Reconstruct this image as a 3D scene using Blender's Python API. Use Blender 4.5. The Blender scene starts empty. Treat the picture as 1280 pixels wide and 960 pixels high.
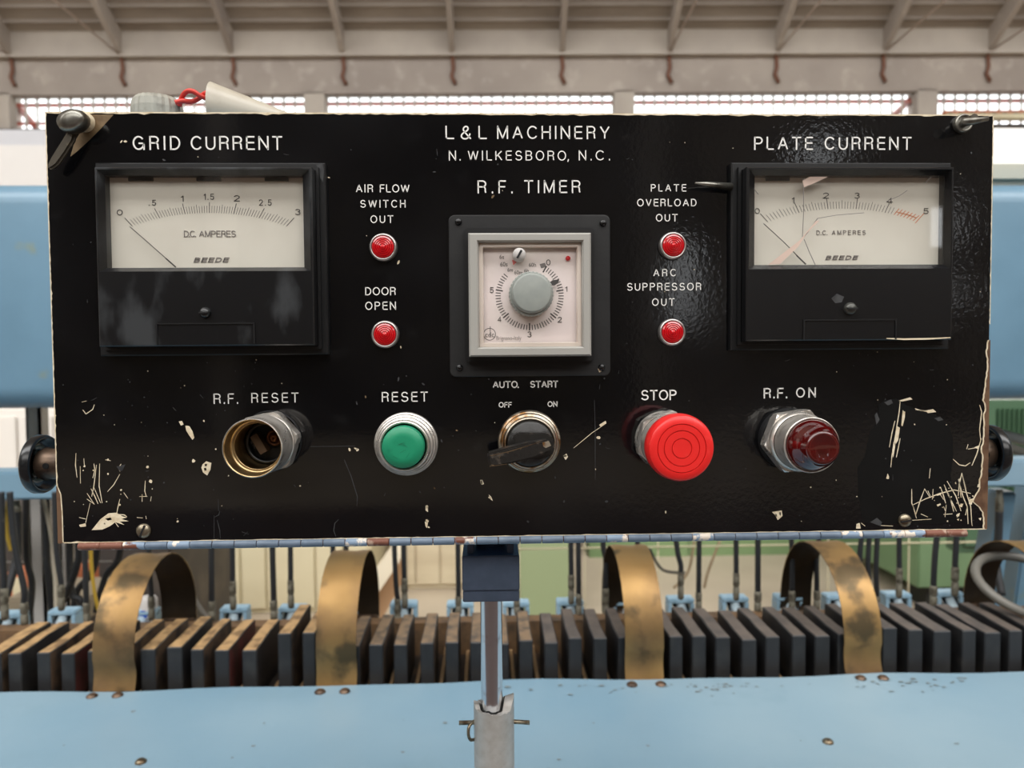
import bpy, bmesh, math, random
import numpy as np
from mathutils import Vector, Matrix
random.seed(7)
C = bpy.context.scene.collection
SC = bpy.context.scene
ZO = 1.30                                   # height of the panel's centre above the floor
PI = math.pi

# ---------------------------------------------------------------- camera
F = 925.0
YAW, PITCH, ROLL = [math.radians(a) for a in (-1.80659, -2.17458, .42048)]
def rot(y, p, r):
    cy, sy, cp, sp, cr, sr = math.cos(y), math.sin(y), math.cos(p), math.sin(p), math.cos(r), math.sin(r)
    return np.array([[cy,-sy,0],[sy,cy,0],[0,0,1]]) @ np.array([[1,0,0],[0,cp,-sp],[0,sp,cp]]) @ np.array([[cr,0,sr],[0,1,0],[-sr,0,cr]])
M = rot(YAW, PITCH, ROLL)
CAM = np.array([-.02049, -.36065, -.01398 + ZO])
cd = bpy.data.cameras.new('camera'); cam = bpy.data.objects.new('camera', cd); C.objects.link(cam)
cd.sensor_width = 36; cd.lens = F/1280*36; cd.clip_start = .02; cd.clip_end = 200
cam.matrix_world = Matrix(((M[0,0], M[0,2], -M[0,1], CAM[0]), (M[1,0], M[1,2], -M[1,1], CAM[1]), (M[2,0], M[2,2], -M[2,1], CAM[2]), (0,0,0,1)))
cd.dof.use_dof = True; cd.dof.focus_distance = .352; cd.dof.aperture_fstop = 13
SC.camera = cam
# ---------------------------------------------------------------- world, lights, exposure
SC.view_settings.view_transform = 'Standard'; SC.view_settings.look = 'None'
SC.view_settings.gamma = 1; SC.view_settings.use_curve_mapping = False
SC.view_settings.exposure = 0.36
w = bpy.data.worlds.new('overcast_sky'); SC.world = w; w.use_nodes = True
w.node_tree.nodes['Background'].inputs[0].default_value = (.96, .98, 1, 1)
w.node_tree.nodes['Background'].inputs[1].default_value = 2.5
HT = math.radians(-1.35)                    # the hall stands a little askew to the machine
def H(x, y, z): return (x*math.cos(HT) - y*math.sin(HT), x*math.sin(HT) + y*math.cos(HT), z)
def area(name, loc, tilt, sx, sy, power, col=(1, .985, .96)):
    l = bpy.data.lights.new(name, 'AREA'); l.shape = 'RECTANGLE'; l.size = sx; l.size_y = sy; l.energy = power; l.color = col
    o = bpy.data.objects.new(name, l); C.objects.link(o); o.location = H(*loc); o.rotation_euler = (tilt, 0, HT)
# daylight entering through the upright sawtooth glazing of three roof bays, facing the far wall and down; plus one added fill
area('roof_area_light', (0, 5.0, ZO+7.8), math.radians(62), 30, 4.2, 520)
area('roof_area_light', (0, -3.2, ZO+7.8), math.radians(48), 30, 4.2, 1350)
area('roof_area_light', (2, -7.6, ZO+9.5), 0, 18, 1.2, 500)  # added fill pointing straight down to brighten the rear wall; no glazing there
area('roof_area_light', (0, -10.5, ZO+7.2), math.radians(62), 26, 3.6, 950)
try:
    SC.cycles.max_bounces = 8; SC.cycles.diffuse_bounces = 4; SC.cycles.caustics_reflective = False; SC.cycles.caustics_refractive = False
    SC.cycles.sample_clamp_indirect = 6
except Exception: pass

def at(px, py, Y):
    d = M @ np.array([(px-640)/F, 1, (480-py)/F]); q = CAM + d*(Y-CAM[1])/d[1]
    return float(q[0]), float(q[2])
def hat(px, py, Y):                         # the same onto a plane of the hall, in the hall's own axes
    d = M @ np.array([(px-640)/F, 1, (480-py)/F]); c, s = math.cos(-HT), math.sin(-HT)
    D = np.array([d[0]*c-d[1]*s, d[0]*s+d[1]*c, d[2]]); O = np.array([CAM[0]*c-CAM[1]*s, CAM[0]*s+CAM[1]*c, CAM[2]])
    q = O + D*(Y-O[1])/D[1]
    return float(q[0]), float(q[2])

# ---------------------------------------------------------------- materials
def lin(c): return tuple(((v/255)/12.92 if v <= 10 else (((v/255)+.055)/1.055)**2.4) for v in c)
MATS = {}
def mat(name, rgb, rough=.5, metal=0, var=None, var2=None, bump=None, coat=0, rvar=None, spec=.5, stretch=None, world=False):
    """rgb in sRGB; var/var2 = (noise scale, rgb, low, high); bump = (scale, strength, distance); rvar = (scale, rough2)"""
    if name in MATS: return MATS[name]
    m = bpy.data.materials.new(name); m.use_nodes = True; nt = m.node_tree; N = nt.nodes; L = nt.links
    b = N['Principled BSDF']; b.inputs['Roughness'].default_value = rough; b.inputs['Metallic'].default_value = metal
    b.inputs['Specular IOR Level'].default_value = spec
    if coat: b.inputs['Coat Weight'].default_value = coat; b.inputs['Coat Roughness'].default_value = .06
    tc = N.new('ShaderNodeTexCoord'); mp = N.new('ShaderNodeMapping'); L.new(N.new('ShaderNodeNewGeometry').outputs['Position'] if world else tc.outputs['Object'], mp.inputs[0])
    if stretch: mp.inputs['Scale'].default_value = stretch
    def noise(s, d=5):
        n = N.new('ShaderNodeTexNoise'); n.inputs['Scale'].default_value = s; n.inputs['Detail'].default_value = d
        L.new(mp.outputs[0], n.inputs['Vector']); return n.outputs['Fac']
    def ramp(sock, lo, hi):
        r = N.new('ShaderNodeMapRange'); r.inputs[1].default_value = lo; r.inputs[2].default_value = hi; L.new(sock, r.inputs[0]); return r.outputs[0]
    col = None; base = lin(rgb)+(1,)
    b.inputs['Base Color'].default_value = base
    for v in (var, var2):
        if not v: continue
        mx = N.new('ShaderNodeMix'); mx.data_type = 'RGBA'
        if col is None: mx.inputs[6].default_value = base
        else: L.new(col, mx.inputs[6])
        mx.inputs[7].default_value = lin(v[1])+(1,); L.new(ramp(noise(v[0]), v[2], v[3]), mx.inputs[0]); col = mx.outputs[2]
    if col is not None: L.new(col, b.inputs['Base Color'])
    if rvar:
        r = ramp(noise(rvar[0]), .35, .65); mm = N.new('ShaderNodeMapRange'); mm.inputs[3].default_value = rough; mm.inputs[4].default_value = rvar[1]
        L.new(r, mm.inputs[0]); L.new(mm.outputs[0], b.inputs['Roughness'])
    if bump:
        bp = N.new('ShaderNodeBump'); bp.inputs['Strength'].default_value = bump[1]; bp.inputs['Distance'].default_value = bump[2]
        L.new(noise(bump[0], 3), bp.inputs['Height']); L.new(bp.outputs[0], b.inputs['Normal'])
    MATS[name] = m; return m
def glassmat(name, tint=(1,1,1), gl=.06, rough=.02):
    m = bpy.data.materials.new(name); m.use_nodes = True; nt = m.node_tree; N = nt.nodes; L = nt.links
    for n in list(N):
        if n.type == 'BSDF_PRINCIPLED': N.remove(n)
    t = N.new('ShaderNodeBsdfTransparent'); t.inputs[0].default_value = tint+(1,)
    g = N.new('ShaderNodeBsdfGlossy'); g.inputs['Roughness'].default_value = rough
    x = N.new('ShaderNodeMixShader'); x.inputs[0].default_value = gl
    L.new(t.outputs[0], x.inputs[1]); L.new(g.outputs[0], x.inputs[2]); L.new(x.outputs[0], N['Material Output'].inputs[0])
    return m
def panelmat():
    m = mat('black_lacquer', (9,9,11), rough=.05, var=(14, (20,20,22), .5, .8), var2=(95, (24,24,25), .62, .8), rvar=(9, .13), spec=.6)
    nt = m.node_tree; N = nt.nodes; L = nt.links; b = N['Principled BSDF']
    tc = N.new('ShaderNodeTexCoord')
    n1 = N.new('ShaderNodeTexNoise'); n1.inputs['Scale'].default_value = 420; n1.inputs['Detail'].default_value = 2
    n2 = N.new('ShaderNodeTexNoise'); n2.inputs['Scale'].default_value = 9; n2.inputs['Detail'].default_value = 2
    L.new(tc.outputs['Object'], n1.inputs[0]); L.new(tc.outputs['Object'], n2.inputs[0])
    # orange peel stronger towards the right-hand side of the door
    sx = N.new('ShaderNodeSeparateXYZ'); L.new(tc.outputs['Object'], sx.inputs[0])
    mr = N.new('ShaderNodeMapRange'); mr.inputs[1].default_value = 0.0; mr.inputs[2].default_value = .12; mr.inputs[3].default_value = .06; mr.inputs[4].default_value = .6; L.new(sx.outputs[0], mr.inputs[0])
    mu = N.new('ShaderNodeMath'); mu.operation = 'MULTIPLY'; L.new(n1.outputs[0], mu.inputs[0]); L.new(mr.outputs[0], mu.inputs[1])
    m2 = N.new('ShaderNodeMath'); m2.operation = 'MULTIPLY'; m2.inputs[1].default_value = .8; L.new(n2.outputs[0], m2.inputs[0])
    ad = N.new('ShaderNodeMath'); L.new(mu.outputs[0], ad.inputs[0]); L.new(m2.outputs[0], ad.inputs[1])
    bp = N.new('ShaderNodeBump'); bp.inputs['Strength'].default_value = .2; bp.inputs['Distance'].default_value = .0005
    L.new(ad.outputs[0], bp.inputs['Height']); L.new(bp.outputs[0], b.inputs['Normal'])
    return m
M_panel = panelmat()
M_white = mat('white_engraving', (238,236,230), .55)
M_cream = mat('cream_primer', (226,212,184), .6, var=(300, (196,176,140), .45, .7))
M_bare = mat('bare_rusty_steel', (120,92,70), .5, .3, var=(120, (78,52,38), .4, .65), bump=(300, .3, .0003))
M_brass_patch = mat('bare_brown_metal', (150,128,98), .35, .6, var=(90, (82,62,44), .4, .7))
M_scuff = mat('grey_scuff', (62,63,64), .5, var=(200, (38,38,40), .4, .65))
M_plastic = mat('black_bakelite', (12,12,14), .26, var=(60, (24,25,27), .6, .85), bump=(500, .12, .0003))
M_plastic2 = mat('black_bakelite_satin', (9,9,11), .42)
M_rubber = mat('black_gasket', (19,19,20), .5, var=(60, (32,32,32), .5, .8), bump=(400, .2, .0003))
M_dial = mat('ivory_dial', (226,221,207), .6, var=(40, (214,208,194), .4, .8))
M_ink = mat('dark_ink', (62,58,56), .6)
M_inkgrey = mat('grey_ink', (120,114,110), .6)
M_orange = mat('orange_ink', (206,120,70), .6)
M_glass = glassmat('clear_meter_glass', gl=.05)
M_pane = glassmat('dusty_window_glass', tint=(.93,.95,.95), gl=.05, rough=.1)
M_crack = mat('crack_edge', (214,190,176), .3)
M_greyframe = mat('grey_enamel_frame', (164,162,156), .35, bump=(600, .05, .0002))
M_pinkface = mat('pinkish_white_face', (232,218,214), .55, var=(30, (240,232,222), .4, .7))
M_knobgrey = mat('grey_green_knob', (142,147,142), .45, var=(150, (154,158,152), .4, .8))
M_chrome = mat('worn_chrome', (214,208,200), .26, .78, var=(150, (140,128,112), .52, .78), rvar=(120, .4), bump=(200, .1, .0003))
M_dirtychrome = mat('dirty_chrome', (200,190,172), .28, 1, var=(120, (150,108,66), .5, .62), rvar=(90, .5), bump=(200, .2, .0003))
M_brass = mat('tarnished_brass_ring', (196,170,126), .3, 1, var=(100, (130,96,54), .45, .7), rvar=(90, .45))
M_green = mat('green_button_plastic', (28,136,98), .38, var=(180, (22,112,80), .55, .75), bump=(300, .06, .0003))
M_red = mat('red_button_plastic', (226,36,34), .36, var=(200, (236,66,60), .6, .8), bump=(250, .06, .0003), coat=.3)
M_darkred = mat('dark_red_glass', (84,10,8), .08, coat=1, var=(60, (52,6,6), .4, .7))
M_redlens = mat('red_lens', (206,10,24), .2, coat=.8)
M_silver = mat('satin_silver_ring', (196,190,186), .3, .9)
M_void = mat('slot_shade_and_black', (14,13,13), .6)  # near-black: shade of slots put into the colour, plain black on machine feet
M_screwm = mat('old_steel_screw', (150,140,120), .35, .9, var=(200, (96,78,58), .45, .65))
M_handle = mat('black_scuffed_handle', (30,28,26), .35, var=(220, (78,70,62), .58, .7), bump=(300, .5, .0006))
M_latch = mat('cast_latch_metal', (140,138,130), .3, .85, var=(160, (90,86,78), .45, .7), stretch=(1,1,.3))
M_latchdark = mat('dark_lever_metal', (96,90,80), .28, .6, var=(120, (140,126,106), .55, .7))
M_hinge = mat('blue_painted_hinge', (110,126,144), .4, var=(160, (94,110,128), .4, .7), bump=(300, .15, .0003))
M_hingerust = mat('rusty_hinge', (122,78,62), .6, .2, var=(220, (176,150,132), .55, .7))
M_hingechip = mat('chipped_hinge', (132,152,174), .45, var=(200, (226,214,200), .5, .56), var2=(130, (110,66,50), .6, .66))
M_box = mat('blue_box_paint', (118,146,172), .4, var=(60, (98,126,152), .4, .7))
M_slate = mat('slate_blue_paint', (72,84,102), .42, var=(150, (80,92,112), .4, .7), bump=(500, .1, .0002))
M_rod = mat('polished_steel_rod', (214,216,220), .2, 1, var=(150, (176,160,156), .6, .75))
M_sleeve = mat('silver_painted_sleeve', (178,174,168), .42, .35, var=(180, (164,158,150), .4, .7), bump=(260, .3, .0006))
M_blue = mat('pale_blue_paint', (106,142,164), .32, var=(1.3, (160,180,188), .36, .72), var2=(9, (122,150,164), .58, .80), rvar=(6, .5), bump=(30, .1, .001))
M_beam = mat('blue_beam_paint', (104,136,156), .33, var=(9, (96,127,146), .4, .7), var2=(13, (118,134,128), .68, .74), bump=(20, .1, .002))
M_rail = mat('grey_blue_rail', (112,142,160), .45, var=(8, (126,150,164), .4, .7))
M_bracket = mat('light_blue_bracket', (158,190,208), .42, var=(30, (110,150,176), .5, .75))
M_copper = mat('aged_bronze_strap', (156,124,78), .38, .75, var=(11, (120,94,66), .42, .62), var2=(22, (88,74,52), .54, .66), rvar=(14, .6), bump=(60, .08, .0006), world=True)
M_strapin = mat('dark_inner_bronze', (66,50,30), .5, .5, var=(14, (40,32,22), .4, .65))  # darker brown for the inner face of the straps
M_blk = mat('black_phenolic', (31,31,33), .5, var=(50, (46,45,44), .5, .75), var2=(16, (22,21,21), .5, .8), bump=(120, .15, .0006))
M_blkt = mat('tan_worn_top', (176,142,98), .65, var=(60, (118,92,62), .45, .65), bump=(200, .3, .0006))
M_blkb = mat('brown_worn_top', (128,106,82), .65, var=(60, (84,74,64), .45, .65), bump=(200, .3, .0006))
M_blkg = mat('grey_worn_top', (98,88,80), .6, var=(40, (76,70,66), .4, .7), bump=(200, .3, .0006))
M_blks = mat('brown_block_side', (84,66,50), .6, var=(40, (40,34,30), .45, .6))
M_hose = mat('black_rubber_hose', (30,31,33), .5, var=(60, (70,68,64), .62, .75), bump=(150, .2, .0006))
M_ferr = mat('grey_hose_ferrule', (122,118,104), .55, .3, var=(90, (80,74,62), .45, .6), bump=(200, .3, .0008))
M_yellow = mat('yellow_cable', (206,170,60), .5)
M_creamw = mat('cream_cable', (190,180,160), .5)
M_greyh = mat('grey_rubber_loop', (112,108,100), .45)
M_conc = mat('grey_concrete', (164,154,144), .85, var=(.8, (144,134,126), .35, .7), var2=(3.5, (180,170,160), .55, .8))
M_conc2 = mat('pale_concrete', (178,169,158), .85, var=(.9, (156,147,138), .35, .7))
M_ceil = mat('ceiling_concrete', (150,140,130), .9, var=(1.2, (134,124,115), .35, .7), stretch=(1, 3, 3))
M_rustrod = mat('rusty_steel_rod', (110,72,54), .7)
M_tie = mat('pale_tie_rod', (158,140,126), .6)
M_redsteel = mat('red_primed_steel', (176,84,66), .6)
M_floor = mat('beige_floor', (186,172,152), .6, var=(.9, (160,146,128), .4, .7))
M_creamcab = mat('cream_cabinet', (214,204,172), .5, var=(1.5, (204,192,160), .4, .7))
M_greencab = mat('green_cabinet', (118,140,98), .45, var=(2, (106,130,90), .4, .7))
M_dgreen = mat('dark_green_machine', (70,98,66), .5, var=(2, (60,84,58), .4, .7))
M_whitecab = mat('white_panel', (252,251,248), .5)
M_palegrey = mat('pale_grey_panel', (206,202,198), .5, var=(1.5, (196,192,188), .4, .7))
M_wallrear = mat('rear_wall_paint', (96,90,84), .8, var=(.25, (150,146,140), .42, .6))
M_dark = mat('dark_grimy_metal', (58,52,48), .6, var=(6, (84,74,64), .5, .7))
M_terra = mat('orange_painted_case', (188,112,76), .6)
M_red_wire = mat('red_wire_sheath', (214,62,50), .35)
M_shroud = mat('off_white_plastic', (182,174,158), .35, var=(70, (164,154,138), .5, .75))
M_cap = mat('pale_knurled_cap', (160,158,146), .45, var=(120, (126,122,112), .5, .7))
M_knob = mat('black_knob', (24,25,26), .22)
M_hub = mat('brown_steel_hub', (112,92,76), .4, .6, var=(120, (60,48,40), .45, .65))

# ---------------------------------------------------------------- mesh helpers
class MB:
    def __init__(s): s.v = []; s.f = []; s.m = []; s.s = []
    def add(s, vs, fs, mi=0, sm=False):
        o = len(s.v); s.v += [tuple(v) for v in vs]
        for f in fs: s.f.append(tuple(i+o for i in f)); s.m.append(mi); s.s.append(sm)
        return s
    def box(s, x0, x1, y0, y1, z0, z1, mi=0, xf=None):
        vs = [(x,y,z) for z in (z0,z1) for y in (y0,y1) for x in (x0,x1)]
        if xf: vs = [xf(*v) for v in vs]
        return s.add(vs, [(0,2,3,1),(4,5,7,6),(0,1,5,4),(2,6,7,3),(0,4,6,2),(1,3,7,5)], mi)
    def prism(s, pts, y0, y1, mi=0):        # polygon in (x, z), extruded along y (y0 nearer the camera)
        n = len(pts)
        vs = [(x,y0,z) for x,z in pts] + [(x,y1,z) for x,z in pts]
        ar = sum(pts[i][0]*pts[(i+1)%n][1]-pts[(i+1)%n][0]*pts[i][1] for i in range(n))
        fr = tuple(range(n)) if ar > 0 else tuple(reversed(range(n)))
        bk = tuple(n+i for i in reversed(fr))
        fs = [fr, bk]
        for k in range(n):
            a, b = fr[k], fr[(k+1)%n]; fs.append((b, a, a+n, b+n))
        return s.add(vs, fs, mi)
    def loops(s, rs, mi=0, capend=False):   # successive rectangles (x0,x1,z0,z1,Y)
        vs = []; fs = []
        for x0,x1,z0,z1,Y in rs: vs += [(x0,Y,z0),(x1,Y,z0),(x1,Y,z1),(x0,Y,z1)]
        for k in range(len(rs)-1):
            for i in range(4):
                a = k*4+i; b = k*4+(i+1)%4; fs.append((a, b, b+4, a+4))
        if capend: e = (len(rs)-1)*4; fs.append((e, e+1, e+2, e+3))
        return s.add(vs, fs, mi)
    def lathe(s, c, prof, n=48, ax='y', mi=0, sm=True, cap=True, flute=0, hexr=None):
        vs = []; fs = []                    # profile of (radius, distance towards the camera | up | right)
        for r, d in prof:
            for i in range(n):
                a = 2*PI*i/n; rr = r*(1 + (flute*(1 if i % 2 else -1) if flute else 0))
                u, v = rr*math.cos(a), rr*math.sin(a)
                vs.append((c[0]+u, c[1]-d, c[2]+v) if ax == 'y' else (c[0]+u, c[1]+v, c[2]+d) if ax == 'z' else (c[0]+d, c[1]+u, c[2]+v))
        for k in range(len(prof)-1):
            for i in range(n):
                a = k*n+i; b = k*n+(i+1)%n; fs.append((a, b, b+n, a+n))
        s.add(vs, fs, mi, sm)
        if cap:
            e = len(s.v); s.v += s.v[-n:]; s.f.append(tuple(range(e, e+n))); s.m.append(mi); s.s.append(False)
        return s
    def tube(s, path, r, n=10, mi=0, r2=None, sm=True, closed=False):
        P = [Vector(p) for p in path]; k = len(P); vs = []; fs = []; up = Vector((.13,.97,.2)).normalized()
        for i, p in enumerate(P):
            if closed: t = (P[(i+1)%k]-P[i-1])
            else: t = (P[min(i+1,k-1)]-P[max(i-1,0)])
            t.normalize(); a = t.cross(up)
            if a.length < .05: a = t.cross(Vector((1,0,0)))
            a.normalize(); b = t.cross(a); rr = r if r2 is None else r+(r2-r)*i/(k-1)
            for j in range(n):
                q = 2*PI*j/n; vs.append(p + a*math.cos(q)*rr + b*math.sin(q)*rr)
        for i in range(k if closed else k-1):
            for j in range(n):
                a = i*n+j; b = i*n+(j+1)%n; c2 = ((i+1)%k)*n+(j+1)%n; d = ((i+1)%k)*n+j; fs.append((a, d, c2, b))
        s.add(vs, fs, mi, sm)
        if not closed: s.add([], [], mi); s.f += [tuple(len(s.v)-len(vs)+j for j in range(n)), tuple(len(s.v)-n+j for j in reversed(range(n)))]; s.m += [mi]*2; s.s += [False]*2
        return s
    def ribbon(s, pts, wd, Y, mi=0, taper=True, th=.00012):   # polyline in (x, z) with a width, flat on a plane
        n = len(pts)
        for i in range(n-1):
            (x0,z0),(x1,z1) = pts[i], pts[i+1]; dx, dz = x1-x0, z1-z0; l = math.hypot(dx,dz) or 1e-9
            nx, nz = -dz/l, dx/l
            def wf(t): return wd*(.35+.65*math.sin(PI*min(max(t,.08),.92))) if taper else wd
            a, b = wf(i/(n-1))/2, wf((i+1)/(n-1))/2
            s.prism([(x0+nx*a,z0+nz*a),(x1+nx*b,z1+nz*b),(x1-nx*b,z1-nz*b),(x0-nx*a,z0-nz*a)], Y-th, Y, mi)
        return s
    def build(s, name, mats, parent=None, bevel=0, seg=2, auto=None):
        me = bpy.data.meshes.new(name); off = world_loc(parent) if parent else Vector((0,0,0))
        me.from_pydata([tuple(Vector(v)-off) for v in s.v], [], s.f)
        if not isinstance(mats, (list, tuple)): mats = [mats]
        for m in mats: me.materials.append(m)
        me.polygons.foreach_set('material_index', s.m); me.polygons.foreach_set('use_smooth', s.s)
        bm = bmesh.new(); bm.from_mesh(me); bmesh.ops.recalc_face_normals(bm, faces=bm.faces)
        if bevel:
            ed = [e for e in bm.edges if len(e.link_faces) == 2 and e.calc_face_angle(0) > .5]
            bmesh.ops.bevel(bm, geom=ed, offset=bevel, segments=seg, affect='EDGES', clamp_overlap=True)
        bm.to_mesh(me); bm.free()
        if auto is not None:
            me.polygons.foreach_set('use_smooth', [True]*len(me.polygons)); me.set_sharp_from_angle(angle=math.radians(auto))
        me.update()
        o = bpy.data.objects.new(name, me); C.objects.link(o)
        if parent: o.parent = parent
        return o
LOC = {}
def world_loc(o):
    v = Vector((0,0,0))
    while o is not None: v += o.location; o = o.parent
    return v
def tag(o, label=None, cat=None, group=None, kind=None):
    if label: o['label'] = label
    if cat: o['category'] = cat
    if group: o['group'] = group
    if kind: o['kind'] = kind
    return o
def thing(name, loc, label, cat, group=None):
    e = bpy.data.objects.new(name, None); C.objects.link(e); e.location = loc; e.empty_display_size = .02
    return tag(e, label, cat, group)
def pp(pts, Y): return [at(x, y, Y) for x, y in pts]
def arc(cx, cy, rx, ry, a0, a1, n=14): return [(cx+rx*math.cos(math.radians(a0+(a1-a0)*k/n)), cy+ry*math.sin(math.radians(a0+(a1-a0)*k/n))) for k in range(n+1)]
def cat(P, n=5):
    P = [P[0]]+list(P)+[P[-1]]; out = []
    for i in range(1, len(P)-2):
        a, b, c, d = P[i-1:i+3]
        for k in range(n):
            t = k/n; out.append(tuple(.5*((2*b[j])+(c[j]-a[j])*t+(2*a[j]-5*b[j]+4*c[j]-d[j])*t*t+(3*b[j]-a[j]-3*c[j]+d[j])*t**3) for j in (0, 1)))
    return out+[P[-2]]
GL = {  # uniform-stroke engraved capitals: width, strokes (centre lines in a cap height of 1)
 'A': (.70, [[(0,0),(.35,1)],[(.35,1),(.70,0)],[(.12,.34),(.58,.34)]]),
 'B': (.58, [[(0,0),(0,1)],[(0,1),(.3,1)]+arc(.31,.77,.23,.23,80,-80)+[(.3,.54),(0,.54)],[(.3,.54)]+arc(.31,.27,.27,.27,80,-80)+[(.3,0),(0,0)]]),
 'C': (.68, [arc(.37,.5,.37,.5,38,322,24)]), 'D': (.62, [[(0,0),(0,1)],[(0,1),(.24,1)]+arc(.24,.5,.38,.5,85,-85,18)+[(.24,0),(0,0)]]),
 'E': (.52, [[(0,0),(0,1)],[(0,1),(.51,1)],[(0,.53),(.48,.53)],[(0,0),(.52,0)]]), 'F': (.48, [[(0,0),(0,1)],[(0,1),(.48,1)],[(0,.51),(.42,.51)]]),
 'G': (.74, [arc(.37,.5,.37,.5,38,345,24),[(.42,.47),(.74,.47)],[(.74,.47),(.74,0)]]), 'H': (.60, [[(0,0),(0,1)],[(.6,0),(.6,1)],[(0,.53),(.6,.53)]]),
 'I': (0, [[(0,0),(0,1)]]), 'K': (.60, [[(0,0),(0,1)],[(.57,1),(0,.36)],[(.2,.58),(.60,0)]]), 'L': (.46, [[(0,0),(0,1)],[(0,0),(.46,0)]]),
 'M': (.74, [[(0,0),(0,1)],[(0,1),(.37,0)],[(.37,0),(.74,1)],[(.74,1),(.74,0)]]), 'N': (.62, [[(0,0),(0,1)],[(0,1),(.62,0)],[(.62,0),(.62,1)]]),
 'O': (.76, [arc(.38,.5,.38,.5,0,360,32)]), 'P': (.56, [[(0,0),(0,1)],[(0,1),(.3,1)]+arc(.3,.74,.26,.26,85,-85)+[(.3,.48),(0,.48)]]),
 'R': (.58, [[(0,0),(0,1)],[(0,1),(.32,1)]+arc(.32,.75,.25,.25,85,-85)+[(.32,.5),(0,.5)],[(.34,.5)]+arc(.36,.33,.18,.17,80,5,6)+[(.545,.12),(.58,0)]]),
 'S': (.60, [arc(.30,.74,.27,.26,18,248,16)+arc(.30,.26,.30,.26,70,-166,16)]), 'T': (.60, [[(.3,0),(.3,1)],[(0,1),(.6,1)]]),
 'U': (.60, [[(0,1),(0,.36)]+arc(.3,.34,.3,.34,180,360,18)+[(.6,.36),(.6,1)]]), 'W': (.98, [[(0,1),(.24,0)],[(.24,0),(.49,1)],[(.49,1),(.74,0)],[(.74,0),(.98,1)]]),
 'Y': (.66, [[(0,1),(.33,.42)],[(.66,1),(.33,.42)],[(.33,.44),(.33,0)]]), 'V': (.66, [[(0,1),(.33,0)],[(.33,0),(.66,1)]]),
 '&': (.66, [cat([(.66,0),(.42,.30),(.2,.62),(.15,.78),(.21,.93),(.33,1),(.44,.94),(.47,.8),(.40,.66),(.14,.46),(.02,.28),(.05,.1),(.2,0),(.38,.02),(.52,.17),(.60,.42)])]),
 '.': (0, [[(0,-.01),(0,.05)]]), ',': (0, [[(0,.05),(-.04,-.14)]]),
 '0': (.52, [arc(.26,.5,.26,.5,0,360,28)]), '1': (.2, [[(.2,0),(.2,1)],[(.2,1),(0,.78)]]), '2': (.52, [arc(.26,.73,.26,.27,170,-35,14)+[(.0,0)],[(0,0),(.52,0)]]),
 '3': (.52, [arc(.25,.76,.24,.24,160,-85,14),arc(.25,.27,.27,.27,88,-160,14)]), '4': (.56, [[(.42,0),(.42,1)],[(.42,1),(0,.27)],[(0,.27),(.56,.27)]]),
 '5': (.52, [[(.48,1),(.08,1)],[(.08,1),(.03,.5)]+arc(.25,.31,.27,.31,138,-158,16)]), ' ': (.25, [])}
def stroke_text(body, x0, x1, z0, z1, Y, m, name, parent, t, shear, fit):
    Hh = z1-z0; W = x1-x0; cap = [c for c in body if c not in '.,']
    ws = [GL[c][0] for c in body]; n = len(body); tot = sum(ws)
    gaps = [(.62 if (body[i+1] in '.,' or body[i] in '.,') else 1.0) for i in range(n-1)]; sx = 1.0; gap = .32
    want = W/Hh - t
    if fit and n > 1 and shear: gap = t+.14; sx = want/(tot+gap*sum(gaps))
    elif n > 1:
        gap = (want-tot)/sum(gaps)
        if gap < t+.09 or gap > .85: gap = min(max(gap, t+.09), .85); sx = want/(tot+gap*sum(gaps))
    elif tot > 0: sx = want/tot
    b = MB(); x = 0
    for i, c in enumerate(body):
        for P in GL[c][1]:
            q = [((x+a)*sx+t/2, t/2+b_*(1-t)) for a, b_ in P]; k = len(q); L = []; Rr = []
            closed = k > 3 and math.dist(q[0], q[-1]) < 1e-6
            for j in range(k):
                p0 = q[j-1] if j else (q[-2] if closed else q[0]); p1 = q[j+1] if j < k-1 else (q[1] if closed else q[-1])
                d0 = (q[j][0]-p0[0], q[j][1]-p0[1]); d1 = (p1[0]-q[j][0], p1[1]-q[j][1])
                l0, l1 = math.hypot(*d0) or 1, math.hypot(*d1) or 1; dx, dy = d0[0]/l0+d1[0]/l1, d0[1]/l0+d1[1]/l1; l = math.hypot(dx, dy) or 1; dx, dy = dx/l, dy/l
                e0 = -t/2 if (j == 0 and k == 2) else (t/2 if (j == k-1 and k == 2) else 0)
                if c in 'AVWMNYK/&' or (c in 'RCGS235U' and k > 2): e0 = 0
                if c in 'MN' and k == 2 and P[0][0] == P[1][0]: e0 = -t/2 if j == 0 else t/2
                cx, cy = q[j][0]+dx*e0, q[j][1]+dy*e0
                L.append((cx-dy*t/2, cy+dx*t/2)); Rr.append((cx+dy*t/2, cy-dx*t/2))
            for j in range(k-1):
                quad = [L[j], L[j+1], Rr[j+1], Rr[j]]
                b.prism([(x0+(u+shear*v)*Hh, z0+max(min(v,1.0),-.2)*Hh) for u, v in quad], Y-.0002, Y)
        if i < n-1: x += ws[i]+gap*gaps[i]/1.0
    return b.build(name, m, parent)
def text(body, x0, y0, x1, y1, Y, m, name='lettering', parent=None, off=0.0, shear=0, fit=False, label=None, rotdeg=0, t=.12):
    if all(c in GL for c in body) and not rotdeg:
        a = at(x0, y0, Y); b = at(x1, y1, Y)
        o = stroke_text(body, a[0], b[0], b[1], a[1], Y, m, name, parent, t, shear, fit)
        if label: o['label'] = label
        return o
    return font_text(body, x0, y0, x1, y1, Y, m, name, parent, off, shear, fit, label, rotdeg)
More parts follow.
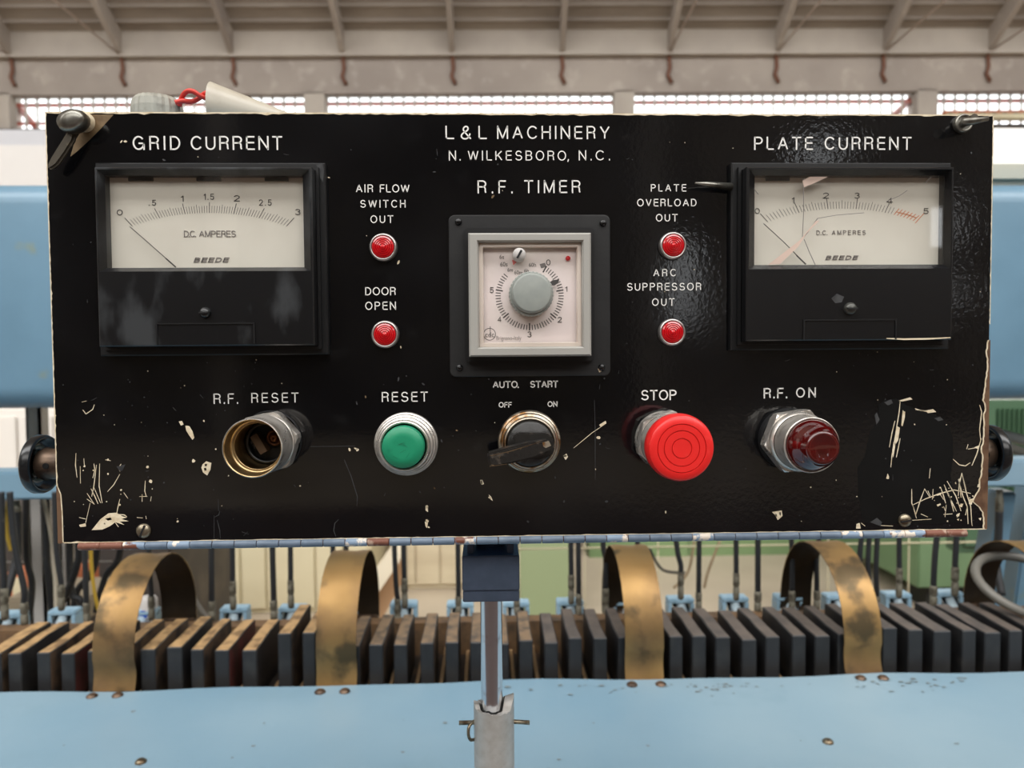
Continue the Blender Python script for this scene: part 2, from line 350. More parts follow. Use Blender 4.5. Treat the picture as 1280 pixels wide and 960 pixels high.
def font_text(body, x0, y0, x1, y1, Y, m, name='lettering', parent=None, off=0.0, shear=0, fit=False, label=None, rotdeg=0):
    """words fitted into the rectangle of the panel seen at those pixels"""
    a = at(x0, y0, Y); b = at(x1, y1, Y); W, Hh = b[0]-a[0], a[1]-b[1]
    def mk(sp):
        cu = bpy.data.curves.new(name, 'FONT'); cu.body = body; cu.size = 1; cu.offset = off; cu.shear = shear; cu.space_character = sp
        cu.resolution_u = 4; cu.extrude = 0.004
        o = bpy.data.objects.new('tmp', cu); C.objects.link(o)
        dg = bpy.context.evaluated_depsgraph_get(); dg.update(); me = bpy.data.meshes.new_from_object(o.evaluated_get(dg))
        bpy.data.objects.remove(o); bpy.data.curves.remove(cu)
        n = len(me.vertices); co = np.empty(n*3); me.vertices.foreach_get('co', co); return me, co.reshape(-1, 3)
    me, co = mk(1.0)
    if not fit and len(body) > 1:
        me2, c2 = mk(1.5); s = Hh/np.ptp(co[:,1]); w1, w2 = np.ptp(co[:,0])*s, np.ptp(c2[:,0])*s
        sp = 1 + .5*(W-w1)/(w2-w1)
        sp = max(.9, min(sp, 2.2)); bpy.data.meshes.remove(me); bpy.data.meshes.remove(me2); me, co = mk(sp)
    mn, mx = co.min(0), co.max(0); q = np.empty_like(co)
    q[:,0] = (co[:,0]-(mn[0]+mx[0])/2)/(mx[0]-mn[0])*W; q[:,2] = (co[:,1]-(mn[1]+mx[1])/2)/(mx[1]-mn[1])*Hh
    q[:,1] = np.where(co[:,2] > 0, -.0002, 0)
    if rotdeg: c, s_ = math.cos(math.radians(rotdeg)), math.sin(math.radians(rotdeg)); q[:,0], q[:,2] = q[:,0]*c-q[:,2]*s_, q[:,0]*s_+q[:,2]*c
    off_ = world_loc(parent) if parent else Vector((0,0,0))
    q += np.array([(a[0]+b[0])/2-off_.x, Y-off_.y, (a[1]+b[1])/2-off_.z])
    me.vertices.foreach_set('co', q.ravel()); me.materials.clear(); me.materials.append(m); me.update()
    o = bpy.data.objects.new(name, me); C.objects.link(o); o.parent = parent
    if label: o['label'] = label
    return o

# ================================================================ THE HALL (structure)
YW = 13.1
def hz(py): return hat(611, py, YW)[1]
def hx(px): return hat(px, 100, YW)[0]
zA, zB, zC, zD = hz(49), hz(73), hz(114.5), hz(160.5)
m = MB(); m.box(-17, 17, -14, 14, -.1, 0, xf=H); fl0 = tag(m.build('floor', M_floor), kind='structure')
MB().box(-8, 8, -6, -.75, 0, .004, xf=H).build('added_dark_floor', mat('added_floor_red_brown', (80,54,48), .6, var=(1.5, (58,46,42), .4, .7)), fl0)  # added unseen floor strip, darkens what the panel and rod reflect
m = MB(); m.box(-17, 17, YW, YW+.3, 0, zD, xf=H); wb = tag(m.build('wall_far', M_palegrey), kind='structure')
m = MB(); m.box(-17, 17, YW-.05, YW+.3, zC, zB, xf=H); m.build('gutter_beam', M_conc, wb)
m = MB(); m.box(-17, 17, YW-.16, YW+.3, zB, zA+.2, xf=H); m.build('upper_beam', M_conc2, wb)
m = MB(); m.box(-17, 17, YW-.06, YW+.02, zC-.04, zC+.03, xf=H); m.build('window_head', M_conc, wb)
m = MB(); m.box(-17, 17, YW-.12, YW+.3, zD-.06, zD, xf=H); m.build('window_sill', M_dark, wb)
colpx = [-388, 0, 393, 780, 1158, 1545]
cols = [hx(p) for p in colpx]
for cx in cols:
    m = MB(); m.box(cx-.18, cx+.18, YW-.06, YW+.3, zD, zC, xf=H); m.build('column', M_conc2, wb)
for sx, nm in ((-17.2, 'wall_left'), (17, 'wall_right')):
    m = MB(); m.box(sx, sx+.2, -14, 14, 0, 12, xf=H); tag(m.build(nm, M_palegrey), kind='structure')
# rear wall with small bright windows, behind the photographer
m = MB(); ry = -12
wins = [(3.4, 3.75, .5, 1.9), (5.5, 6.3, 3.15, 3.6), (7.85, 8.3, 1.8, 2.5), (7.9, 8.5, .9, 1.15), (-9, -7.6, 2, 3.2)]
xs = sorted({-17, 17, 11} | {a for wn in wins for a in wn[:2]}); zs = sorted({-ZO, 12.0} | {a for wn in wins for a in wn[2:]})
for i in range(len(xs)-1):
    for j in range(len(zs)-1):
        xc, zc = (xs[i]+xs[i+1])/2, (zs[j]+zs[j+1])/2
        if any(a < xc < b and c < zc < d for a, b, c, d in wins): continue
        m.box(xs[i], xs[i+1], ry-.2, ry, ZO+zs[j], ZO+zs[j+1], mi=1 if 3.2 < xc < 12 else 0, xf=H)
wr = tag(m.build('wall_rear', [M_wallrear, mat('rear_wall_pale', (196,190,182), .8, var=(.5, (150,145,140), .45, .55))]), kind='structure')
for a_, b_ in ((2.75, 3.2), (-4.2, -3.8), (9.4, 9.9)):
    MB().box(a_, b_, ry, ry+.3, 0, 9, xf=H).build('column', M_palegrey, wr)
# far windows: bars, rails and panes between the columns
me_pane = {}
for k in range(5):
    x0, x1 = cols[k]+.18, cols[k+1]-.18
    m = MB()
    for z in (hz(116), hz(159)): m.box(x0, x1, YW+.08, YW+.12, z-.02, z+.02, xf=H)
    for x in (x0, x1): m.box(x-.02, x+.02, YW+.08, YW+.12, zD, zC, xf=H)
    wf = tag(m.build('window_%d' % (k+1), M_conc2), kind='structure')
    for py, t in ((125.6, .034), (148.5, .026)):
        m = MB(); m.box(x0, x1, YW+.13, YW+.17, hz(py)-t, hz(py)+t, xf=H); m.build('red_rail', M_redsteel, wf)
    n = 26; pw = (x1-x0)/n
    bar = pan = None
    for i in range(n+1):
        if 0 < i < n:
            if bar is None:
                m = MB(); m.box(x0+i*pw-.019, x0+i*pw+.019, YW+.09, YW+.115, zD, zC, xf=H); bar = m.build('glazing_bar', M_conc2, wf); bx = x0+i*pw
            else:
                o = bar.copy(); C.objects.link(o); o.location = H(x0+i*pw-bx, 0, 0)
        if i < n:
            for r, (za, zb_) in enumerate(((hz(125), hz(117)), (hz(148), hz(127)))):
                key = (k, r)
                if key not in me_pane:
                    m = MB(); m.box(x0+i*pw+.012, x0+(i+1)*pw-.012, YW+.10, YW+.106, za, zb_, xf=H); me_pane[key] = (m.build('pane', M_pane, wf), x0+i*pw)
                else:
                    p0, px0 = me_pane[key]; o = p0.copy(); C.objects.link(o); o.location = H(x0+i*pw-px0, 0, 0)
# red steel bracing behind the glass
for wn, a_, b_ in ((1, (10, 118), (46, 160)), (3, (1146, 116), (1112, 150)), (4, (1305, 118), (1285, 150))):
    (xa, za), (xb, zb_) = hat(a_[0], a_[1], YW+.24), hat(b_[0], b_[1], YW+.24)
    MB().tube([H(xa, YW+.24, za), H(xb, YW+.24, zb_)], .06, 8).build('steel_brace', M_redsteel, bpy.data.objects['window_%d' % (wn+1)])
# roof: slope coming down to the gutter, ribs, purlins, tie rods
SL = .64
def roofz(y, base): return base + SL*(YW-y)
m = MB(); y1 = 5.2
m.add([H(-17,YW,roofz(YW,zA)), H(17,YW,roofz(YW,zA)), H(17,y1,roofz(y1,zA)), H(-17,y1,roofz(y1,zA)), H(-17,YW,roofz(YW,zA)+.2), H(17,YW,roofz(YW,zA)+.2), H(17,y1,roofz(y1,zA)+.2), H(-17,y1,roofz(y1,zA)+.2)],
      [(0,1,2,3),(4,7,6,5),(0,4,5,1),(1,5,6,2),(2,6,7,3),(3,7,4,0)])
ce = tag(m.build('ceiling', M_ceil), kind='structure')
for (ya, yb, zb_) in ((5.2, -3.4, zC), (-3.4, -12, zC)):
    m = MB(); z0, z1 = zb_, zb_+SL*(ya-yb)
    m.add([H(-17,ya,z0),H(17,ya,z0),H(17,yb,z1),H(-17,yb,z1),H(-17,ya,z0+.2),H(17,ya,z0+.2),H(17,yb,z1+.2),H(-17,yb,z1+.2)], [(0,1,2,3),(4,7,6,5),(0,4,5,1),(1,5,6,2),(2,6,7,3),(3,7,4,0)])
    m.build('roof_slab', M_ceil, ce)
for i in range(9):
    y = YW-.10-i*.235; z = roofz(y, zA)
    m = MB(); m.box(-17, 17, y-.022, y+.022, z-.05, z+.05, xf=H); m.build('purlin', M_ceil, ce)
ribpx = [148-(139.2), 148, 288, 427, 565, 703, 838, 973, 1108, 1240, 1372]
for p in ribpx:
    x = hx(p-0); x = hat(p, 71, YW-.2)[0]
    m = MB(); w2 = .045
    ya, yb = YW-.1, YW-3.2; za = hz(73); zb2 = za + SL*(ya-yb)
    m.add([H(x-w2,ya,za),H(x+w2,ya,za),H(x+w2,yb,zb2),H(x-w2,yb,zb2),H(x-w2,ya,za+.42),H(x+w2,ya,za+.42),H(x+w2,yb,zb2+.3),H(x-w2,yb,zb2+.3)],
          [(0,3,2,1),(4,5,6,7),(0,1,5,4),(1,2,6,5),(2,3,7,6),(3,0,4,7)])
    m.build('rib', M_conc, ce)
    yy = YW-.09
    MB().tube([H(x,yy,hz(73)), H(x+.015,yy,hz(88)), H(x-.02,yy,hz(97)), H(x+.05,yy,hz(107))], .035, 6).build('rusty_bracket', M_rustrod, ce)
    if p < 150 or p > 830:
        MB().tube([H(x,YW-.2,hz(71)), H(x,YW-4.5,hz(71)+.12)], .016, 6).build('tie_rod', M_tie, ce)
# tiled ledge outside at the right
x0, z0 = hat(1172, 157, YW-.1); x1, z1 = hat(1320, 146, YW-.1)
t = thing('tile_ledge', H(x0, YW-.1, z0), 'row of orange hollow tiles along the window sill at far right', 'tiles')
for i in range(11):
    px_ = 1172+i*13.3; xa = hx(px_); xb = hx(px_+12.2)
    o = MB().box(xa, xb, YW-.26, YW-.12, hz(151.5), hz(146.5), xf=H).build('tile', M_terra, t)
    MB().box(xa+.03, xb-.03, YW-.262, YW-.14, hz(151.2), hz(149.2), xf=H).build('slot', M_void, o)
MB().box(hx(1172), hx(1320), YW-.3, YW-.1, hz(157), hz(151.5), xf=H).build('ledge', M_creamcab, t)

# ================================================================ FAR BACKGROUND THINGS
def cab(name, pxl, pxr, pyt, Y, dep, m_, label, cat='cabinet', zb=0, ybt=None, seams=(), seam_m=None, handle=None):
    x0 = at(pxl, pyt, Y)[0]; x1 = at(pxr, pyt, Y)[0]; zt = at((pxl+pxr)/2, pyt, Y)[1]
    if ybt is not None: zb = at((pxl+pxr)/2, ybt, Y)[1]
    t = thing(name, ((x0+x1)/2, Y+dep/2, zb), label, cat)
    MB().box(x0, x1, Y, Y+dep, zb, zt).build('body', m_, t, bevel=.006)
    for i, s in enumerate(list(seams)+[pxr]):
        a = ([pxl]+list(seams))[i]
        if not seams: break
        xa, xb = at(a, 720, Y)[0]+.006, at(s, 720, Y)[0]-.006
        MB().box(xa, xb, Y-.016, Y+.002, zb+.03, zt-.03).build('door_panel', m_, t, bevel=.003)
    return t
cab('grey_cabinet', -60, 200, 181, 4.2, .7, M_palegrey, 'long pale grey panel above the blue beam at far left')
cab('pale_cabinet', -80, 215, 162, 5.6, .6, mat('light_grey_panel', (188,188,192), .5), 'lighter grey cabinet behind the pale panel at far left')
cab('white_cabinet', 1080, 1400, 160, 5.6, .6, M_whitecab, 'bright white cabinet under the window at far right')
cab('white_board', 1080, 1400, 176, 4.6, .4, M_whitecab, 'bright white board before the white cabinet at right')
x0, z0 = at(1180, 223, .98); x1, z1 = at(1400, 203, .98)
t = thing('grey_duct', ((x0+x1)/2, 1.0, z0), 'grey beige duct lying along the top of the blue beam at right', 'duct')
MB().box(x0, x1, .98, 1.05, z0-.01, z1).build('duct_body', mat('grey_beige_duct', (168,168,156), .5), t, bevel=.01)
for s in (0, 1):
    MB().box(x0+.02+s*.2, x0+.05+s*.2, .977, 1.053, z0-.008, z1+.003).build('duct_band', mat('grey_beige_duct', (168,168,156), .5), t)
cab('cream_cabinet', 150, 462, 560, 3.35, .8, M_creamcab, 'tall cream cabinet with narrow doors between the first two bronze straps', seams=(238, 271, 302, 334, 395, 430))
cab('beige_cabinet', 508, 640, 560, 3.7, .7, mat('beige_board', (206,192,164), .55, var=(3, (192,176,148), .4, .7), stretch=(1,1,4)), 'beige boarded cabinet behind the post, left of it', seams=(520, 551, 590), zb=0)
cab('green_cabinet', 648, 716, 540, 3.2, .6, mat('pale_green_panel', (138,150,114), .45), 'pale green cabinet just right of the clamp block')
cab('green_machine', 735, 1170, 560, 4.3, .28, M_greencab, 'wide green machine base across the aisle', ybt=716, seams=(860, 1000))
cab('dark_green_machine', 1150, 1420, 540, 3.2, .9, mat('mid_green_machine', (108,136,100), .45, var=(2, (96,122,90), .4, .7)), 'darker green machine at right with black feet', ybt=733)
for i, p in enumerate((1158, 1200, 1260)):
    x, z = at(p, 745, 3.25); MB().box(x, x+.1, 3.25, 3.4, 0, at(p, 733, 3.25)[1]).build('machine_foot', M_void, bpy.data.objects['dark_green_machine'])
    MB().box(at(735+i*150, 716, 4.4)[0], at(735+i*150, 716, 4.4)[0]+.12, 4.4, 4.6, 0, at(800, 716, 4.4)[1]).build('machine_foot', M_void, bpy.data.objects['green_machine'])
# slanted wooden skid
t = thing('wooden_skid', (at(470, 745, 3.0)[0], 3.0, 0), 'pale slanted board leaning between cream and beige cabinets', 'board')
MB().prism(pp([(436,803),(503,690),(507,720),(462,803)], 3.0), 3.0, 3.05).build('board', mat('tan_board', (178,142,108), .6), t)
MB().prism(pp([(452,735),(496,672),(507,672),(503,694),(458,760)], 3.0), 2.9, 2.98).build('board_edge', mat('pale_board', (226,214,190), .6), t)
# dark clutter at far left
cab('dark_cabinet', -90, 212, 640, 2.1, .6, M_dark, 'dark grimy machine cabinet behind the hoses at far left')
t = cab('orange_case', 4, 92, 716, 1.9, .15, M_terra, 'orange case low behind the hoses at far left', 'case', ybt=752)
MB().box(at(20,740,1.9)[0], at(30,740,1.9)[0], 1.885, 1.9, at(20,745,1.9)[1], at(20,722,1.9)[1]).build('latch', M_creamcab, t)
cab('tan_carton', 4, 112, 748, 1.7, .2, mat('tan_carton', (140,128,108), .7), 'tan carton below the orange case at far left', 'box', ybt=775)
# pale wall piece seen under the beam at left, and the pale posts
cab('pale_locker', -60, 75, 512, 2.85, .3, mat('pale_locker', (214,208,200), .5), 'pale locker seen between the blue beam and rail at left', 'locker', ybt=640, seams=(4, 30, 58))
cab('ribbed_green_screen', 1200, 1420, 500, 2.4, .08, mat('dark_green_screen', (64,92,68), .5), 'dark green ribbed screen behind the blue rail at right', 'screen', ybt=690, seams=(1240, 1246, 1252, 1258, 1264, 1270, 1276))

# ================================================================ THE PRESS MACHINE
TZ = at(10, 866, .52)[1]                    # table top level
pm = thing('press_machine', (0, .4, 0), 'blue painted press machine with long table and heavy beam', 'machine')
# table sheet with its slightly wavy back edge
m = MB(); edge = [(-260,TZ),(-60,TZ)]
ex = np.linspace(-1.25, 1.25, 61); vs = []; fs = []
def wav(x): return .0035*math.exp(-((x+.02)/.08)**2) + .0010*math.sin(x*17)
for x in ex:
    vs += [(x, -.14, TZ), (x, .40, TZ), (x, .48, TZ+wav(x)*.4), (x, .52+.002*math.sin(x*31), TZ+wav(x)), (x, .522, TZ+wav(x)-.006), (x, -.14, TZ-.02)]
for i in range(60):
    for j in range(5): a = i*6+j; fs.append((a, a+1, a+7, a+6))
    fs.append((i*6+5, i*6, i*6+6, i*6+11))
fs += [tuple(range(6)), tuple(60*6+i for i in reversed(range(6)))]
m.add(vs, fs); m.build('table_top', M_blue, pm, auto=40)
MB().box(-1.24, 1.24, -.13, -.05, TZ-.45, TZ-.021).build('apron', M_blue, pm)
for sx in (-1.1, 1.05):
    MB().box(sx, sx+.08, -.04, .45, .0, TZ-.021).build('table_leg', M_blue, pm)
    MB().box(sx, sx+.08, .7, .9, .0, TZ-.06).build('table_leg', M_blue, pm)
MB().box(-1.24, 1.24, .525, .745, TZ-.10, TZ-.028).build('bed', mat('grimy_bed', (44,36,30), .6, var=(30, (84,64,46), .5, .7)), pm)
MB().box(-1.24, 1.24, .675, .70, TZ-.03, TZ+.018).build('back_rail', mat('brown_rail', (110,84,58), .6, var=(40, (70,56,42), .45, .65)), pm)
MB().box(-1.24, 1.24, .70, .745, TZ-.03, TZ-.004).build('rear_plate', mat('dark_plate', (30,28,28), .6), pm)
# screws in the table
for px_, py_ in ((176,953),(1035,928),(115,870),(147,869),(400,866),(431,865),(790,857),(826,856),(1076,849),(1104,849)):
    Y = .48 if py_ < 880 else None
    if Y is None:                           # on the table plane
        d = M @ np.array([(px_-640)/F, 1, (480-py_)/F]); tt = (TZ-CAM[2])/d[2]; q = CAM+d*tt; x, Y = q[0], q[1]
    else:
        d = M @ np.array([(px_-640)/F, 1, (480-py_)/F]); tt = (TZ-CAM[2])/d[2]; q = CAM+d*tt; x, Y = q[0], q[1]
    zz = TZ + wav(x)*max(0, min(1, (Y-.40)/.12)) - .0005; r = .0055 if py_ > 900 else .0065
    MB().lathe((x, Y, zz), [(r,0),(r*.95,.002),(r*.6,.0038),(0.0005,.0042)], 16, 'z').build('table_screw', M_hub if py_ < 900 else M_screwm, pm)
# dirt spots and dents of the table: small flat stains
m = MB(); rr = random.Random(3)
for i in range(46):
    x = rr.uniform(-.55, .6); y = rr.uniform(.2, .5); a = rr.uniform(.0008, .0028)
    if abs(x+.02) < .04: continue
    n = 7; m.add([(x+a*rr.uniform(.6,1.5)*math.cos(q*2*PI/n), y+a*rr.uniform(.5,1.2)*math.sin(q*2*PI/n), TZ+.0006+wav(x)*max(0,(y-.4)/.12)) for q in range(n)], [tuple(range(n))])
for cx, n_ in ((.47, 30), (.26, 26), (.10, 10)):
    for i in range(n_):
        x = cx+rr.gauss(0, .04); y = .505-abs(rr.gauss(0, .012)); a = rr.uniform(.0012, .0032)
        n = 8; m.add([(x+a*rr.uniform(.6,1.8)*math.cos(q*2*PI/n), y+a*rr.uniform(.5,1.0)*math.sin(q*2*PI/n), TZ+.0008+wav(x)*max(0,(y-.4)/.12)) for q in range(n)], [tuple(range(n))])
tag(m.build('stain', mat('brown_stain', (116,124,122), .6, var=(200, (130,150,160), .45, .6)), pm), kind='stuff')
# heavy beam (rounded), running right across behind the panel
YB = .80; zt = at(10,226,YB)[1]; zb = at(10,512,YB)[1]; D = .30
pr = []; R1 = .035
for (cy, cz, a0) in ((YB+R1, zt-R1, PI), (YB+D-R1, zt-R1, PI/2), (YB+D-R1, zb+R1, 0), (YB+R1, zb+R1, -PI/2)):
    for k in range(7):
        a = a0 - k*PI/12; pr.append((cy+R1*math.cos(a), cz+R1*math.sin(a)))
m = MB(); n = len(pr); vs = [(-1.6,y,z) for y,z in pr]+[(1.6,y,z) for y,z in pr]
m.add(vs, [(i,(i+1)%n,n+(i+1)%n,n+i) for i in range(n)]+[tuple(reversed(range(n))), tuple(range(n,2*n))]); m.build('beam', M_beam, pm, auto=50)
zr0, zr1 = at(20,625,.75)[1], at(20,590,.75)[1]
m = MB(); m.box(-1.5, 1.5, .75, .80, zr0, zr1).build('rail', M_rail, pm, bevel=.003)
# flat pieces joining rail to leg at right
x, z = at(1262, 612, .78)
m = MB(); m.prism(pp([(1252,615),(1272,615),(1248,775),(1222,775)], .80), .80, .84).build('brace_leg', M_beam, pm, bevel=.003)
m = MB(); m.prism(pp([(1290,600),(1320,600),(1292,800),(1262,800)], .84), .84, .88).build('brace_leg', M_beam, pm, bevel=.003)
for sx in (-1.45, 1.35):
    MB().box(sx, sx+.1, .84, 1.0, 0, zb+.01).build('frame_post', M_beam, pm)
# ---- pale posts between beam and bed at the left
for i, (a, b, Y, lab) in enumerate(((37.5, 55, 1.12, 'pale grey upright channel at far left, behind the hoses'), (76, 84, 1.3, 'thin pale grey upright post left of the leftmost strap'))):
    xa, xb = at(a, 700, Y)[0], at(b, 700, Y)[0]
    t = thing('grey_post', ((xa+xb)/2, Y, 0), lab, 'post')
    m = MB(); m.box(xa, xb, Y, Y+.006, 0, zb+.35); m.box(xa, xa+.004, Y, Y+.03, 0, zb+.35); m.box(xb-.004, xb, Y, Y+.03, 0, zb+.35); m.build('channel', M_palegrey, t)
    MB().box(xa-.02, xb+.02, Y-.02, Y+.05, 0, .008).build('foot_plate', M_palegrey, t)

# ---- black press blocks
BF, BD = .538, .105                         # front plane and depth
fr = [(-21,1,817),(9.4,26,817),(45.4,62,816),(75.6,92.7,817),(109,126,814),(142,159,813),(175,193.7,812),(208.3,227,809),(238,254,812),(268,286,813),(302.3,320.4,813),(346.7,363.7,792),(377.7,394,791),
      (404,421,806),(432,449,808),(460.8,478.4,806),(492,508.7,806),(525,542,804),(556.6,573.3,803),(587.5,604,803),(620,636,804.8),(649,666,800.6),(680.5,697.5,803.5),(711,727.5,797.5),(742,759,797.7),(773,789,796.7),
      (805,821,796),(836.8,853.5,795.6),(865.3,882.8,795),(894.6,913.3,796.4),(927.5,946.2,799.6),(957.3,975,796),(990.6,1007.7,794.4),(1019,1037.9,795),(1048,1065,793),(1076,1093,790),
      (1103.5,1121.9,785),(1135.8,1154,787.3),(1167.5,1189.4,789),(1203.5,1220.6,788),(1231.2,1251.5,790.8),(1261.9,1278.5,788.3),(1291,1309,788)]
ORD = ['first','second','third','fourth','fifth','sixth','seventh','eighth','ninth','tenth','eleventh','twelfth']
def seg_label(px_, idx):
    return idx
blocks = []
for i, (a, b, ty) in enumerate(fr):
    x0, _ = at(a, ty, BF); x1, _ = at(b, ty, BF); ztp = at((a+b)/2, ty, BF)[1]; rr = random.Random(i*7+1)
    z0 = TZ-.028; c = (x0+x1)/2; hw = (x1-x0)/2; j1 = rr.uniform(-.0015,.0015); j2 = rr.uniform(-.0015,.0015)
    ys = [BF, BF+.035, BF+.06, BF+BD]; dx = [0, j1, j1, j1+j2]; wd = [hw, hw*.97, hw*.93, hw*.93]; dz = [0, .0, .0012, .0008]
    vs = []; fs = []; mi = []
    for y, d, h_, q in zip(ys, dx, wd, dz): vs += [(c+d-h_,y,z0),(c+d+h_,y,z0),(c+d+h_,y,ztp+q),(c+d-h_,y,ztp+q)]
    m = MB(); m.v = vs
    m.f = [(0,1,2,3),(15,14,13,12)]; m.m = [0, 0]
    for k in range(3):
        o4 = k*4
        m.f += [(o4+3,o4+2,o4+6,o4+7),(o4+1,o4+5,o4+6,o4+2),(o4,o4+3,o4+7,o4+4),(o4,o4+4,o4+5,o4+1)]; m.m += [1, 2, 2, 0]
    m.s = [False]*len(m.f)
    top = M_blkt if i < 14 else (M_blkb if i < 22 else M_blkg)
    side = M_blks if (i < 18 and i % 3 != 1) else M_blk
    if i in (3, 9): side = mat('maroon_block_side', (84,40,36), .55, var=(40, (60,36,28), .45, .6))
    lt = 'tan-topped' if i < 14 else ('brown-topped' if i < 22 else 'grey-topped')
    px_ = (a+b)/2
    st = [143, 420, 805, 1080]; nm_ = ['the leftmost bronze strap', 'the second bronze strap from left', 'the bronze strap right of the post', 'the wide bronze strap under the right pilot lamp']
    o = m.build('press_block', [M_blk, top, side], bevel=.0012, seg=1)
    blocks.append((o, px_, lt))
straps_px = [(143,'the leftmost bronze strap'),(420,'the second bronze strap from left'),(805,'the third bronze strap from left'),(1080,'the fourth bronze strap from left')]
for k, (o, px_, lt) in enumerate(blocks):
    under = [s for s in straps_px if abs(px_-s[0]) < 28]
    if under:
        s = under[0]; same = [b for b in blocks if abs(b[1]-s[0]) < 28]; q = [b[0] for b in same].index(o)
        where = ('left ' if q == 0 else 'right ' if q == len(same)-1 else 'middle ') + 'block half hidden beneath ' + s[1]
        lab = '%s black block, %s' % (lt, where)
    elif px_ < 143:
        lst = [b[0] for b in blocks if b[1] < 115]; q = len(lst)-1-lst.index(o)
        lab = '%s black press block, %s left of the leftmost bronze strap' % (lt, ORD[q])
    else:
        s = [s for s in straps_px if s[0] < px_][-1]; nx = [t_[0] for t_ in straps_px if t_[0] > px_]
        lst = [b[0] for b in blocks if s[0]+28 <= b[1] <= (nx[0]-28 if nx else 5000)]; q = lst.index(o)
        lab = '%s black press block, %s right of %s' % (lt, ORD[q], s[1])
    tag(o, lab, 'block', 'press blocks in a row behind the blue table')
# tan packing strips in the gaps, part of the machine
for i in range(len(fr)-1):
    x = (at(fr[i][1], 800, BF)[0]+at(fr[i+1][0], 800, BF)[0])/2
    MB().box(x-.0022, x+.0022, BF+.006, .675, TZ-.029, TZ-.022+.006*(i % 2)).build('packing_strip', mat('tan_packing', (158,128,92), .65), pm)

x, _ = at(186, 752, .728)
t = thing('small_can', (x, .728, TZ-.004), 'small white can with blue emblem seen through leftmost bronze strap', 'can')
zt_ = at(183, 742, .728)[1]
MB().lathe((x, .728, TZ-.004), [(.011,0),(.012,.002),(.012,zt_-TZ-.004),(.009,zt_-TZ)], 24, 'z').build('can_body', M_palegrey, t)
MB().lathe((x-.003, .7165, at(183, 765, .728)[1]), [(.006,-.001),(.006,.001)], 20).build('emblem', mat('blue_emblem', (40,90,190), .4), t)
# ---- bronze strap arches
def strap(xl, xr, yfoot, ytop, label, twist=0, Yf=.527, Yb=.715):
    x0, z0 = at(xl, yfoot, Yf); x1, _ = at(xr, yfoot, Yf); ymid = (Yf+Yb)/2; zt_ = at((xl+xr)/2, ytop, ymid+.0)[1]
    z0 = TZ-.004; R = (Yb-Yf)/2; path = []
    for k in range(5): path.append((Yf + .004*math.sin(k/5*PI), z0+(zt_-R*1.05-z0)*k/5))
    for k in range(17):
        a = PI - k*PI/16; path.append((ymid+R*math.cos(a), zt_-R*1.05+R*1.05*math.sin(a)))
    for k in range(1, 6): path.append((Yb, zt_-R*1.05-(zt_-R*1.05-z0-.02)*k/5))
    m = MB(); vs = []; fs = []; T = .0012; n = len(path); NX = 6
    def off(i):
        a = path[max(i-1,0)]; b = path[min(i+1,n-1)]; d = (b[0]-a[0], b[1]-a[1]); l = math.hypot(*d); return (-d[1]/l, d[0]/l)
    for side in (0, 1):
        for i, (y, z) in enumerate(path):
            nx, nz = off(i)
            for j in range(NX):
                u = j/(NX-1); x = x0+(x1-x0)*u + twist*(i/n); wv = .0007*math.sin(i*.9+j*1.7)
                vs.append((x, y+nx*(side*T+wv), z+nz*(side*T+wv)))
    o2 = n*NX; mi_ = []
    for i in range(n-1):
        for j in range(NX-1):
            a = i*NX+j; fs.append((a,a+1,a+NX+1,a+NX)); mi_.append(1); fs.append((o2+a,o2+a+NX,o2+a+NX+1,o2+a+1)); mi_.append(0)
        for j in (0, NX-1):
            a = i*NX+j; fs.append((a,a+NX,o2+a+NX,o2+a)); mi_.append(0)
    for i in (0, n-1):
        for j in range(NX-1): a = i*NX+j; fs.append((a,a+1,o2+a+1,o2+a)); mi_.append(0)
    t = thing('bronze_strap', ((x0+x1)/2, ymid, z0), label, 'metal strap', 'bronze straps arching over the press blocks')
    m.add(vs, fs, 0, True); m.m = mi_; m.build('strap_band', [M_copper, M_strapin], t, auto=60)
    MB().box(x0+.002, x1-.002, Yb-.002, Yb+.012, z0+.004, z0+.022).build('strap_clip', M_hub, t, bevel=.001)
    return t
strap(116.5, 169, 862, 696, 'dull brown bronze strap arch, leftmost in the row')
strap(395.5, 446, 857, 692, 'bronze strap arch with greenish spot near foot, second from left')
strap(781.7, 829.6, 848, 684.5, 'golden bronze strap arch with orange tint, right of the post')
strap(1056.7, 1103, 841, 679, 'wide-looking blotchy bronze strap arch, fourth from left', twist=-.008)
strap(1325, 1372, 838, 678, 'bronze strap arch cut by the right edge, behind grey loop')

